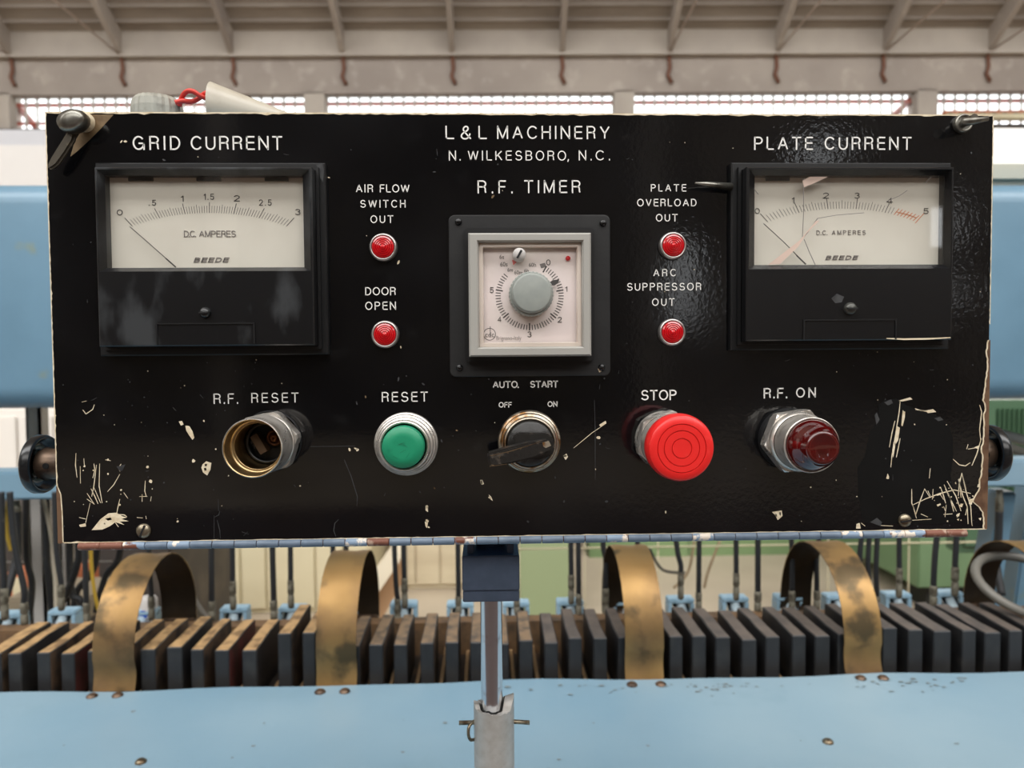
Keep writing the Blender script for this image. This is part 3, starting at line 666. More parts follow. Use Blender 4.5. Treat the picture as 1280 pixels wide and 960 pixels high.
# ---- hoses with ferrules and blue cylinder brackets
def curve(p, n=8):                          # smooth a polyline (Catmull-Rom)
    P = [Vector(p[0])]+[Vector(q) for q in p]+[Vector(p[-1])]; out = []
    for i in range(1, len(P)-2):
        a, b, c, d = P[i-1:i+3]
        for k in range(n):
            t = k/n; out.append(.5*((2*b)+(c-a)*t+(2*a-5*b+4*c-d)*t*t+(3*b-a-3*c+d)*t**3))
    out.append(P[-2]); return out
def hose(pts, yf, ye, Y, r, label, m_=None, front=False):
    """pts = seen points of the hose from the top down; yf where the ferrule starts, ye where it ends"""
    m_ = m_ or M_hose
    top = (pts[0][0] + (pts[0][0]-pts[1][0])*.3, 615); Yt = .775
    P = []
    for (x, y) in [top]+list(pts):
        yy = Y; X, Z = at(x, y, yy); P.append((X, yy, Z))
    xe = pts[-1][0]; X, Z = at(xe, yf, Y); P = [p for p in P if p[2] > Z+.004] + [(X, Y, Z)]
    if len(P) < 2: P = [(X, Y, Z+.12), (X, Y, Z)]
    X2, Z2 = at(xe, ye, Y)
    t = thing('rubber_hose', (X2, Y, Z2), label, 'hose', 'hoses hanging down to the clamps')
    MB().tube(curve(P), r, 10).build('hose_tube', m_, t)
    MB().lathe((X, Y, Z2), [(r*.9,0),(r*1.2,.002),(r*1.2,(Z-Z2)*.45),(r*.95,(Z-Z2)*.5),(r*1.25,(Z-Z2)*.55),(r*1.25,(Z-Z2)*.95),(r*1.05,Z-Z2)], 12, 'z', cap=True).build('ferrule', M_ferr, t)
    return t
YH = .70
HS = [([(2,640),(3,690),(5,720)],735,775,'black hose cut by the left edge of the picture'),
      ([(14,640),(20,690),(30,735)],753,782,'black hose leaning right, second from the left edge'),
      ([(69,640),(71,690),(76,725)],730,763,'black hose beside the cream cable, left of leftmost strap'),
      ([(106,686),(107,720),(108,750)],753,780,'black hose just left of the leftmost bronze strap'),
      ([(186,700),(188,730),(189,740)],745,775,'black hose seen inside the leftmost bronze strap'),
      ([(264.5,686),(264.8,740)],751,775,'thick black hose before the cream cabinet, first of four'),
      ([(290.5,686),(290.8,715)],726,762,'black hose before the cream cabinet, second of four'),
      ([(340.5,686),(342,740)],750,775,'thick black hose before the cream cabinet, third of four'),
      ([(363,686),(363.3,715)],725,760,'black hose before the cream cabinet, fourth of four'),
      ([(416,686),(417,700)],735,775,'black hose rising behind the second bronze strap, left one'),
      ([(432.5,686),(433,700)],735,775,'black hose rising behind the second bronze strap, right one'),
      ([(493,684),(495,730),(497,745)],748,785,'black hose right of the second bronze strap, left of a pair'),
      ([(504.5,684),(505.5,720)],722,760,'black hose right of the second bronze strap, right of a pair'),
      ([(572.5,684),(573,730)],745,768,'black hose directly left of the slate blue clamp block'),
      ([(645,684),(646,730)],748,768,'brownish black hose directly right of the clamp block'),
      ([(713.5,682),(714,710)],718,755,'black hose left of the third bronze strap, left of a pair'),
      ([(723,682),(723.3,730)],742,770,'black hose left of the third bronze strap, right of a pair'),
      ([(754,680),(757,700)],735,775,'black hose behind the third bronze strap, left one'),
      ([(797,680),(799,700)],735,775,'black hose behind the third bronze strap, right one'),
      ([(844,660),(847,690),(851,706)],715,749,'black hose curving right of the third bronze strap'),
      ([(874,660),(873.4,730)],740,762,'straight black hose right of the third bronze strap'),
      ([(920,660),(920.3,712)],716,750,'black hose midway between third and fourth straps'),
      ([(947.5,660),(947.3,730)],739,765,'black hose left of the fourth strap, thick ferrule'),
      ([(989,660),(990,700)],738,765,'black hose just behind left side of the fourth strap'),
      ([(1026,660),(1021,690),(1021,730)],738,762,'black hose seen through the fourth bronze strap arch'),
      ([(1078,660),(1075,690),(1075,715)],735,765,'dark hose right of the fourth strap, first of a bundle'),
      ([(1087,660),(1085,700),(1086,725)],735,765,'dark hose right of the fourth strap, second of a bundle'),
      ([(1097,660),(1095,710),(1096,740)],745,768,'dark hose right of the fourth strap, third of a bundle'),
      ([(1124,660),(1124,700)],709.6,747,'black hose with long brown ferrule under right rusty hinge end'),
      ([(1172,660),(1169,690),(1167,725)],732,757,'black hose leaning left before the dark green machine'),
      ([(1196,660),(1194,700)],708.5,745,'greyish hose with brown ferrule before the dark green machine')]
for pts, yf, ye, lab in HS:
    thick = 7.4 if 'thick' in lab or pts[0][0] < 40 or pts[0][0] > 1150 else 6.6
    hose(pts, yf, ye, YH, thick/2*(YH-CAM[1])/F, lab)
# the hose with a top fitting under the rail at right and one at left
for (x, lab) in ((1249.5, 'black hose with brass top fitting hanging under the blue rail at right'), (21, 'black hose with grey top fitting hanging under the blue rail at left')):
    Y = .78; X, Z1 = at(x, 626 if x < 100 else 612, Y); Z2 = at(x, 640, Y)[1]; Z3 = at(x, 700, Y)[1]
    t = thing('rubber_hose', (X, Y, Z3), lab, 'hose', 'hoses hanging down to the clamps')
    MB().lathe((X, Y, Z2), [(.0045,0),(.006,.001),(.006,(Z1-Z2)*.6),(.0045,(Z1-Z2)*.65),(.0045,Z1-Z2)], 14, 'z').build('fitting', M_ferr, t)
    MB().tube(curve([(X,Y,Z2+.002),(X-.001,Y,Z3+.03),(X-.004,Y,Z3),(X-.008,Y-.02,Z3-.05)]), .0058, 10).build('hose_tube', M_hose, t)
def bracket(px_, py_, label):
    Y = .715; x, z = at(px_, py_, Y); s = (Y-CAM[1])/F; hw = 17*s
    t = thing('clamp_bracket', (x, Y, TZ-.004), label, 'bracket', 'light blue clamp brackets behind the press blocks')
    MB().box(x-hw, x+hw, Y+.0, Y+.022, z-.007, z).build('top_plate', M_bracket, t, bevel=.0015)
    for s_ in (-1, 1):
        MB().box(x+s_*hw-(.006 if s_ > 0 else 0), x+s_*hw+(.006 if s_ < 0 else 0), Y, Y+.022, TZ-.004, z-.007).build('side_leg', M_bracket, t, bevel=.001)
        MB().tube([(x+s_*hw*.45, Y+.01, z-.008), (x+s_*hw*.45, Y-.035, z-.045)], .0032, 10).build('rod', M_rod, t)
    MB().tube([(x, Y+.012, z-.006), (x, Y-.03, z-.05)], .0075, 14).build('cylinder', mat('pale_cylinder', (196,214,222), .35, .4), t)
BR = [(8,768,'at the left edge of the picture'),(76,764,'under the hose left of the leftmost strap'),(176,764,'seen inside the leftmost bronze strap'),(291,761,'under the second hose before the cream cabinet'),(364,760,'under the fourth hose before the cream cabinet'),
      (432,762,'behind the second bronze strap'),(504,755,'right of the second bronze strap'),(575,755,'left of the polished rod'),(645,754,'right of the polished rod'),(713,752,'left of the third bronze strap'),(783,752,'behind the third bronze strap'),
      (852,749,'first right of the third bronze strap'),(920,747.5,'second right of the third bronze strap'),(988,746,'behind the left foot of the fourth strap'),(1050,745,'seen through the fourth bronze strap'),(1124,743,'first right of the fourth bronze strap'),(1189,741,'before the dark green machine')]
for x, y, lab in BR: bracket(x, y, 'light blue bracket with bright rods, ' + lab)
# cables at the left
def cable(nm, P, Y, r, m_, lab, cat='cable'):
    q = [(at(x,y,Y)[0], Y, at(x,y,Y)[1]) for x, y in P]
    o = MB().tube(curve(q), r, 8).build(nm, m_); tag(o, lab, cat); return o
cable('yellow_cable', [(11,622),(8,650),(9,668),(14,688)], .82, .003, M_yellow, 'short curved yellow cable at far left under the rail')
cable('yellow_cable', [(113,650),(114,700),(118,740),(124,765)], .95, .003, M_yellow, 'yellow cable slanting down behind the leftmost strap')
cable('cream_cable', [(54,622),(62,660),(68,705),(70,765)], .82, .0028, M_creamw, 'cream cable curving down beside the grey channel')
for i, P in enumerate([[(92,640),(98,700),(70,770)],[(58,690),(62,730),(66,775)],[(88,730),(100,750),(110,775)],[(120,700),(96,740),(92,775)],[(150,690),(132,720),(120,765)],[(33,690),(40,730),(36,775)]]):
    cable('black_cable', [(P[0][0], 590)]+P, .9+.03*i, .006, M_hose, ['black cable bowed behind the thin grey post', 'black cable right of the grey channel, hanging straight', 'black cable low behind the hose left of leftmost strap', 'black cable crossing towards the thin grey post', 'black cable behind the left edge of leftmost strap', 'black cable behind the grey channel, left of it'][i])
cable('steel_wire', [(0,702.5),(70,702),(140,701.5)], 1.125, .0016, M_palegrey, 'thin pale wire stretched level at far left', 'wire')
cable('grey_cable', [(238,740),(250,760),(262,775)], 1.0, .004, M_greyh, 'dark grey cable end beside the leftmost strap back leg')
cable('black_cable', [(812,686),(828,712),(856,716)], 1.7, .004, M_hose, 'black cable sagging behind the third bronze strap, right side')
cable('tan_cable', [(868,676),(860,715),(842,735)], 1.8, .004, mat('tan_cable', (150,128,100), .6), 'tan cable slanting before the green machine, left one')
cable('tan_cable', [(900,676),(886,712),(880,735)], 1.8, .004, mat('tan_cable', (150,128,100), .6), 'tan cable slanting before the green machine, right one')
# grey cables and pipe on the right, above the rail
cable('grey_pipe', [(1180,545),(1240,552),(1300,575)], .92, .0085, M_greyh, 'grey pipe slanting behind the right black knob', 'pipe')
cable('grey_pipe', [(1190,530),(1240,540),(1300,556)], .96, .0095, mat('pale_grey_pipe', (140,142,140), .45), 'paler grey pipe above the other at far right', 'pipe')
# loop of grey rubber hose at the right edge
q = []; Yl = .62
for k in range(48):
    a = 2*PI*k/48; px_ = 1288+62*math.cos(a); X, Z = at(px_, 733-26*math.sin(a), Yl); q.append((X, Yl+.05*math.sin(a), Z-.004*math.cos(a)))
t = MB().tube(q, .0062, 10, closed=True).build('hose_loop', M_greyh); tag(t, 'thick grey rubber loop at the right edge before the blue leg', 'hose')
# thin wire mesh fence across the aisle
Yf = 1.75; x0 = at(648, 683, Yf)[0]; x1 = at(1420, 683, Yf)[0]; zf = at(960, 681.5, Yf)[1]
t = thing('wire_fence', ((x0+x1)/2, Yf, 0), 'thin cream wire fence before the green machines', 'fence')
for z in (zf, zf+.22, zf-.45): MB().tube([(x0,Yf,z),(x1,Yf,z)], .0028, 6).build('wire', M_creamcab, t)
for p in (649, 731, 823, 1036, 1137, 1197, 1228, 1290):
    X = at(p, 690, Yf)[0]; MB().tube([(X,Yf+.004,0),(X,Yf+.004,zf+.3)], .0022, 6).build('wire', M_creamcab, t)

# ================================================================ SUPPORT POST
sp = thing('support_post', (at(617,889,.045)[0], .045, TZ), 'polished rod in a silver sleeve carrying the control box', 'post')
YP = .045
X, _ = at(614.3, 800, YP); s_ = (YP-CAM[1])/F
zcap = at(617, 882, YP)[1]; zblk = at(613, 752.5, .02)[1]
MB().lathe((X, YP, TZ), [(13.8*s_,0),(13.8*s_,zblk+.01-TZ)], 40, 'z').build('rod', M_rod, sp)
# sleeve with torn rim
m = MB(); n = 56; Ro, Ri = 25.6*s_, 14.6*s_; vs = []; fs = []; rr = random.Random(5)
xs_ = at(617.5, 900, YP)[0]
for i in range(n):
    a = 2*PI*i/n; u, v = math.cos(a), math.sin(a)
    hgt = zcap + (.0062*max(0, (u-.78)/.22) + .0025*max(0, (-u-.85)/.15)) + rr.uniform(-.0006,.0006)
    vs += [(xs_+Ro*u, YP+Ro*v, TZ), (xs_+Ro*u, YP+Ro*v, hgt), (X+Ri*u*1.12, YP+Ri*v*1.12, hgt-.0012), (X+Ri*u, YP+Ri*v, zcap-.012)]
for i in range(n):
    for j in range(3): a = i*4+j; b = ((i+1)%n)*4+j; fs.append((a, b, b+1, a+1))
m.add(vs, fs, 0, True); m.build('sleeve', M_sleeve, sp, auto=45)
MB().lathe((xs_, YP, TZ), [(.034,0),(.034,.006),(Ro,.008)], 40, 'z').build('flange', M_sleeve, sp)
xa, za = at(641, 902, YP); xb, _ = at(662, 904, YP)
MB().tube([(xa-.03, YP, za), (xa, YP, za), (xb, YP, za-.0008)], .0012, 10).build('cotter_pin', M_screwm, sp)
MB().tube(curve([(at(593,901,YP)[0],YP,at(593,901,YP)[1]),(at(587,904,YP)[0],YP-.003,at(587,904,YP)[1]),(at(585.6,912,YP)[0],YP-.004,at(586,912,YP)[1]),(at(588,921,YP)[0],YP-.003,at(588,921,YP)[1]),(at(594,924,YP)[0],YP,at(594,924,YP)[1])]), .0009, 8).build('pin_ring', M_screwm, sp)
# clamp block
YC = .022
(xa, za), (xb, zb_) = at(577.5, 695.5, YC), at(649.5, 738, YC); zc_ = at(613, 752.5, YC)[1]
MB().box(xa, xb, YC, YC+.045, zb_, za).build('clamp_block', M_slate, sp, bevel=.0006)
MB().box(xa+.0002, xb-.0002, YC+.0002, YC+.045, zc_, zb_-.0004).build('clamp_plate', M_slate, sp, bevel=.0004)
zt2 = at(613, 681, YC)[1]
for (a, b) in ((584, 592), (634, 642.5)):
    MB().box(at(a,690,YC)[0], at(b,690,YC)[0], YC+.004, YC+.03, za, zt2+.004).build('lug', M_slate, sp, bevel=.0005)
MB().lathe(((xa+xb)/2, YC+.024, za), [(17.5*s_,-.001),(19*s_,.0015),(19*s_,zt2+.003-za)], 32, 'z').build('pivot_barrel', M_slate, sp)

# ================================================================ CONTROL BOX
W, HH = .4572, .20532
bxt = thing('control_box', (0, .05, ZO-HH/2), 'control box with scratched black front panel of meters, buttons and lamps', 'control panel')
MB().box(-W/2+.004, W/2-.004, .0025, .105, ZO-HH/2+.002, ZO+HH/2+.0008).build('enclosure', M_box, bxt, bevel=.0015)
fp = MB().box(-W/2, W/2, 0, .0022, ZO-HH/2, ZO+HH/2).build('front_panel', M_panel, bxt, bevel=.0004, seg=1)
# --- cream and rusty edge wear (own shapes)
rr = random.Random(11)
def edge_strip(pts_out, pts_in, m_, nm, Y=-.00006):
    m = MB(); n = len(pts_out)
    for i in range(n-1): m.prism([pts_out[i], pts_out[i+1], pts_in[i+1], pts_in[i]], Y-.00006, Y+.00006)
    return tag(m.build(nm, m_, fp), kind='stuff')
L_, R_, T_, B_ = -W/2, W/2, ZO+HH/2, ZO-HH/2
n = 160
xs = np.linspace(L_, R_, n); edge_strip([(x, T_+.0001) for x in xs], [(x, T_-.0005-max(0, rr.gauss(.0001,.00022))) for x in xs], M_cream, 'edge_wear')
edge_strip([(x, B_-.0001) for x in xs], [(x, B_+.0003+max(0, rr.gauss(.0001,.00012))) for x in xs], M_cream, 'edge_wear')
zs = np.linspace(B_, T_, n); edge_strip([(L_-.0001, z) for z in zs], [(L_+.0003+max(0, rr.gauss(.0001,.00012)), z) for z in zs], M_cream, 'edge_wear')
zs = np.linspace(ZO-.0, T_, 90); edge_strip([(R_+.0001, z) for z in zs], [(R_-.0002-max(0, rr.gauss(.0001,.0001)), z) for z in zs], M_cream, 'edge_wear')
# right edge: px width of the bare zone by height
pr_ = [(425,1),(440,3),(455,1.5),(480,4),(500,6),(505,3),(520,5),(545,4.5),(560,7),(575,6),(590,7),(600,9),(612,9),(618,14),(628,17),(634,9),(640,4),(655,3),(662,3)]
ys_ = np.linspace(425, 661, 70); wd = np.interp(ys_, [a for a, b in pr_], [b for a, b in pr_]) + np.array([rr.uniform(-.8,.8) for _ in ys_])
def redge(y): return 1242.3-(y-143.5)*9/518
edge_strip([at(redge(y)+.2, y, 0) for y in ys_], [at(redge(y)-w_-1.8, y, 0) for y, w_ in zip(ys_, wd)], M_cream, 'edge_wear')
edge_strip([at(redge(y)+.3, y, 0) for y in ys_], [at(redge(y)-max(w_,.4), y, 0) for y, w_ in zip(ys_, wd)], M_bare, 'bare_edge', Y=-.00018)
ys_ = np.linspace(608, 679, 30)
def ledge(y): return 56.5+(y-140)*16.5/539
wd = np.interp(ys_, [608,618,640,660,668,679], [0,4,5,5,5,5])
edge_strip([at(ledge(y)-.2, y, 0) for y in ys_], [at(ledge(y)+w_+1.6, y, 0) for y, w_ in zip(ys_, wd)], M_cream, 'edge_wear')
edge_strip([at(ledge(y)-.3, y, 0) for y in ys_], [at(ledge(y)+w_+.2, y, 0) for y, w_ in zip(ys_, wd)], M_bare, 'bare_edge', Y=-.00018)
# bare triangle under the left latch
MB().prism(pp([(106,143),(142,143.5),(127,160),(113,174),(97,189),(88,196),(93,178),(100,166)], 0), -.0001, .0001).build('bare_patch', M_brass_patch, fp)
MB().prism(pp([(1070+a_*.2187, 480+b_*.2187) for a_, b_ in ((128,120),(165,92),(235,84),(262,110),(330,138),(400,150),(470,185),(530,235),(552,300),(556,400),(540,520),(560,640),(596,790),(430,800),(250,800),(40,790),(14,640),(8,480),(50,410),(66,330),(84,262),(122,232),(134,180))], 0), -.00008, .0001).build('dull_patch', mat('dull_black_residue', (9,9,9), .45, spec=.25, var=(60, (14,14,14), .5, .7)), fp)
# --- scratches and chips
m = MB(); PXM = .36065/F
def scr(pts, wpx=1.2, mi=0): m.ribbon(pp(pts, 0), wpx*PXM, 0, mi)
def chip(pts, mi=0): m.prism(pp(pts, 0), -.00018, .00005, mi)
def z4(p): return [(40+x*.328, 450+y*.328) for x, y in p]
def z8(p): return [(1070+x*.2187, 480+y*.2187) for x, y in p]
for P in ([(168,355),(166,400),(172,448)],[(184,405),(185,470)],[(198,375),(200,405)],[(236,395),(240,420),(232,450)],[(258,395),(256,480),(268,545)],[(246,400),(236,480),(228,520)],[(225,490),(240,520),(252,548)],[(236,485),(262,545)],[(210,508),(238,550)],
          [(210,530),(236,548)],[(222,545),(205,620)],[(335,435),(312,475),(288,502)],[(350,505),(366,528)],[(432,460),(430,500),(436,520)],[(455,520),(452,538)],[(410,520),(440,520)],[(420,512),(420,540)],[(400,600),(422,602)],[(434,594),(436,606)],
          [(280,380),(300,384)],[(190,160),(208,156)],[(194,190),(206,206),(232,188),(238,170)],[(335,530),(328,560),(322,590)],[(640,132),(652,145)],[(694,592),(694,680)],[(694,600),(712,590),(716,575)],[(706,610),(716,650),(718,680)],[(1168,608),(1154,622),(1150,650),(1158,672)],
          [(1060,330),(1230,328)],[(1190,380),(1215,440),(1240,520),(1238,556)],[(800,655),(826,664)],[(822,655),(806,670)],[(710,530),(711,575)],[(180,600),(205,606)]): scr(z4(P), 1.0, 0 if P[0][0] < 500 else 2)
chip(z4([(228,648),(262,606),(292,584),(322,582),(345,596),(362,600),(340,606),(368,614),(330,616),(352,628),(318,618),(296,634),(268,646)]))
for a in ([(320,588),(352,590),(362,598)],[(318,620),(330,636)],[(325,612),(345,624)]): scr(z4(a), 1.2)
chip(z4([(280,604),(300,600),(306,608),(290,612)]), 1)
chip(z4([(585,250),(600,252),(612,272),(619,296),(612,304),(600,288),(588,268)])); chip(z4([(560,234),(572,232),(578,246),(568,250)]))
chip(z4([(650,398),(664,386),(684,392),(680,418),(668,440),(652,428),(646,410)])); chip(z4([(660,396),(668,396),(666,404),(658,404)]),1); chip(z4([(656,412),(664,410),(666,420),(658,422)]),1)
for cx, cy, r in ((616,384,7),(440,408,6),(453,463,7),(1240,342,6),(234,420,3),(200,405,4),(290,434,4),(1022,480,3),(555,615,4),(335,552,4),(655,232,4),(90,212,3),(290,380,4),(340,495,4)):
    chip(z4([(cx+r*math.cos(a)*rr.uniform(.7,1.2), cy+r*math.sin(a)*rr.uniform(.7,1.2)) for a in np.linspace(0, 2*PI, 7)[:-1]]))
chip(z4([(322,406),(356,398),(346,420),(336,424)]), 2); chip(z4([(180,628),(205,622),(206,634),(184,636)])); scr(z4([(340,396),(330,412),(336,425)]), 1.2)
# upper-left to centre scratches and specks
for P in ([(196,296),(214,430)],): pass
for x, y, mi in ((498,328,0),(491,408,2),(501,434,0),(543,215,2),(616,246,1),(411,222,0),(157,177,0),(152,177,0),(205,200,2),(498,474,2),(529,480,2),(437,562,0),(534,633,0),(534,651,0),(536,659,0),(602,603,0),(612,622,0),(660,652,2),(694,597,2),(748,547,0),(706,570,0),(750,555,2),(445,561,0),(446,504,2),(457,496,1),(552,551,2),(571,538,1),(525,615,2),(543,610,1),(705,627,2),(758,627,2),(832,640,0),(970,644,0),(975,642,0),(1009,345,0),(948,340,0),(1180,250,2),(1156,320,2),(760,350,2),(1214,191,2)):
    r = rr.uniform(1.0, 2.0); e = rr.uniform(.5, 1); ph = rr.uniform(0, PI)
    q = []
    for a in np.linspace(0, 2*PI, 8)[:-1]:
        u, v = r*1.4*math.cos(a)*rr.uniform(.8,1.2), r*e*math.sin(a)*rr.uniform(.8,1.2)
        q.append((x+u*math.cos(ph)-v*math.sin(ph), y+u*math.sin(ph)+v*math.cos(ph)))
    chip(q, mi)
scr([(717,560),(728,551),(740,541),(752,533)], .8, 0); chip([(749,531),(757,526),(758,529),(751,534)]); chip([(704,570),(708,567),(710,571),(707,575)])
chip([(600,600),(603,600),(605,605),(602,606)]); chip([(611,618),(614,621),(616,626),(613,624)]); chip([(532,632),(535,634),(535,640),(532,638)]); chip([(531,652),(535,653),(534,660),(532,658)])
scr([(743,500),(744,540),(744,600)], .7, 2)
# lower right scratch field
for P in ([(255,92),(320,88)],[(252,100),(246,160),(238,210),(226,280)],[(268,150),(262,240)],[(222,210),(205,280),(190,362)],[(244,250),(222,330),(206,400),(198,476)],[(252,310),(240,370),(230,420)],[(336,140),(372,152),(455,160)],[(340,146),(400,158)],
          [(555,430),(590,462),(625,468),(652,450)],[(716,310),(690,400),(662,466)],[(706,120),(718,160),(706,260),(712,320)],[(640,372),(690,364)],[(424,482),(418,540)],[(318,600),(318,680),(340,740)],[(340,750),(365,670),(392,598)],[(322,690),(345,768)],[(326,690),(400,655),(480,625),(560,605),(655,625)],
          [(482,588),(500,640),(512,682)],[(503,575),(540,660),(558,730)],[(510,600),(545,670),(574,728)],[(520,555),(570,640),(600,726)],[(605,508),(590,570),(584,640)],[(585,545),(610,640),(635,700),(640,800)],[(605,512),(630,620),(655,700),(662,806)],[(610,530),(628,600)],[(590,540),(600,650)],
          [(392,600),(420,645)],[(440,600),(436,660)],[(500,745),(550,742)],[(515,690),(508,760)],[(636,700),(625,750)],[(300,780),(430,772)],[(370,742),(410,760)],[(30,795),(52,812)],[(135,808),(210,812)],[(640,345),(632,372)],[(250,780),(300,768)],[(480,630),(500,660)],[(410,610),(424,640)],[(500,700),(512,730)]): scr(z8(P), 1.3)
for P in ([(266,154),(280,158),(278,190),(266,240),(258,236)],[(232,240),(250,250),(240,320),(222,350),(216,330)],[(206,384),(214,330),(226,340),(212,420)],[(180,512),(188,530),(186,543),(172,541)],[(460,690),(482,682),(484,690),(466,700)],[(575,745),(592,738),(588,756),(572,754)],[(455,632),(484,622),(486,632),(462,638)],[(592,690),(612,684),(604,704),(590,700)],
          [(395,152),(440,144),(458,160),(410,166)],[(675,362),(700,352),(696,372)],[(646,660),(670,654),(660,690),(645,685)],[(700,768),(716,764),(710,780)],[(576,772),(588,770),(584,782)],[(2,800),(20,794),(26,826),(0,826)],[(244,95),(310,76),(322,88),(260,100)]): chip(z8(P))
for P in ([(445,195),(480,188),(500,205),(470,212)],[(106,180),(118,162),(134,205),(116,232)],[(160,105),(200,88),(210,110),(180,122)],[(80,790),(120,765),(148,790),(140,812)]): chip(z8(P), 2)
for _ in range(26):
    x, y = rr.uniform(430, 700), rr.uniform(560, 810); r = rr.uniform(1.5, 5)
    chip(z8([(x+r*math.cos(a)*rr.uniform(.6,1.3), y+r*math.sin(a)*rr.uniform(.6,1.3)) for a in np.linspace(0, 2*PI, 6)[:-1]]))
chip([(965,640),(977,638),(978,645),(972,650),(969,644)], 0)
# fine dust specks over the whole door
for _ in range(170):
    x, y = rr.uniform(75, 1225), rr.uniform(155, 655)
    if rr.random() < .5: x = rr.choice([rr.uniform(75,330), rr.uniform(1000,1225)]); y = rr.uniform(440, 660)
    r = rr.uniform(.35, .95); chip([(x+r*math.cos(a)*rr.uniform(.6,1.4), y+r*math.sin(a)*rr.uniform(.6,1.4)) for a in np.linspace(0, 2*PI, 6)[:-1]], rr.choice([0,2,2]))
for _ in range(26):
    x, y = rr.uniform(90, 1200), rr.uniform(150, 650); a = rr.uniform(0, PI); l = rr.uniform(3, 9)
    scr([(x,y),(x+l*math.cos(a)*.6,y+l*math.sin(a)*.6+.6),(x+l*math.cos(a),y+l*math.sin(a))], .6, 2)
tag(m.build('scratch', [M_cream, M_brass_patch, M_scuff], fp), kind='stuff')

# --- lettering
th = -.012; s2 = -.0181
def T(b, x0, y0, x1, y1, off=0, fit=False): return text(b, x0, y0, x1, y1, -.00005, M_white, 'lettering', fp, t={th: .108, s2: .118, .008: .165, .006: .17, -.004: .125}.get(off, .102))
th = -.012
th = -.012; s2 = -.0181
T('GRID', 165.8, 170, 225.6, 187.6, off=th); T('CURRENT', 238.4, 170, 353, 187.6, off=th)
T('L', 556.8, 157.3, 567.7, 174, off=-.02, fit=True); T('&', 575.5, 157.3, 589.5, 174.4, off=-.02, fit=True); T('L', 598, 157.3, 608.5, 174, off=-.02, fit=True); T('MACHINERY', 621.3, 157.3, 762, 174, off=-.02)
T('N.', 561, 188.3, 575.8, 200.8, off=-.018); T('WILKESBORO,', 584.8, 188.3, 711, 200.8, off=-.018); T('N.', 723.4, 188, 739.5, 200.5, off=-.018); T('C.', 744.5, 188, 762.4, 200.5, off=-.018)
T('R.F.', 596.9, 225.5, 640.8, 241.8, off=-.014); T('TIMER', 655.2, 225.3, 725.6, 241.4, off=-.014)
T('AIR', 444.8, 230.6, 466.5, 240.6, off=s2); T('FLOW', 474.7, 230.6, 512, 240.6, off=s2); T('SWITCH', 450.3, 250, 507, 259.6, off=s2); T('OUT', 463, 269.2, 491.6, 278.8, off=s2)
T('DOOR', 456.5, 359, 494.8, 369, off=s2); T('OPEN', 456.5, 377.2, 495, 387.2, off=s2)
T('PLATE', 813.5, 230.3, 857.7, 239.4, off=s2); T('OVERLOAD', 796.3, 248.6, 870.5, 258, off=s2); T('OUT', 819.8, 267.5, 846.9, 276.9, off=s2)
T('ARC', 816.6, 336.2, 845, 345.4, off=s2); T('SUPPRESSOR', 783.8, 353.8, 876.4, 363, off=s2); T('OUT', 815, 373, 843, 382.2, off=s2)
T('PLATE', 942.6, 171, 1016, 187.5, off=th); T('CURRENT', 1030.7, 171, 1139, 187.5, off=th)
T('R.F.', 267, 492, 297.7, 504.6, off=-.01); T('RESET', 314.2, 491.2, 373.3, 503, off=-.01)
T('RESET', 477.2, 490, 534.8, 502, off=-.012); T('AUTO.', 615.8, 476.3, 648.5, 484.9, off=.008); T('START', 662.6, 476, 697.6, 484.4, off=.008)
T('OFF', 623.3, 502.5, 639.7, 509.3, off=.006); T('ON', 684.4, 501.6, 696.8, 508.4, off=.006)
T('STOP', 801.4, 487.5, 845.6, 500, off=-.004); T('R.F.', 954.5, 485, 983.8, 497.8, off=-.004); T('ON', 995, 484.5, 1019.6, 496.8, off=-.004)

# --- screws of the door
def screw(px_, py_, r, ang, m_=M_screwm, parent=fp, nm='screw', Y=0, d=.0022):
    x, z = at(px_, py_, Y); s = (Y-CAM[1])/F; R = r*s; b = MB()
    b.lathe((x, Y, z), [(R*1.05,-.0002),(R*1.05,d*.35),(R*.8,d*.8),(R*.3,d),(.00001,d)], 28, cap=False)
    c, s2_ = math.cos(ang), math.sin(ang); hw = R*.13
    q = [(x+u*R*.9*c-v*hw*s2_, z+u*R*.9*s2_+v*hw*c) for u, v in ((-1,-1),(1,-1),(1,1),(-1,1))]
    o = b.build(nm, m_, parent)
    b = MB(); b.prism(q, Y-d-.00015, Y-d+.0006); b.build('slot', M_void, parent if parent.parent and parent.parent.parent else o) if False else None
    b2 = MB(); b2.prism(q, Y-d-.0001, Y-d*.2)
    b2.build('screw_slot', M_void, parent)
    return o
screw(180, 663.3, 8.6, 1.15); screw(1130.3, 650.2, 8, .15)

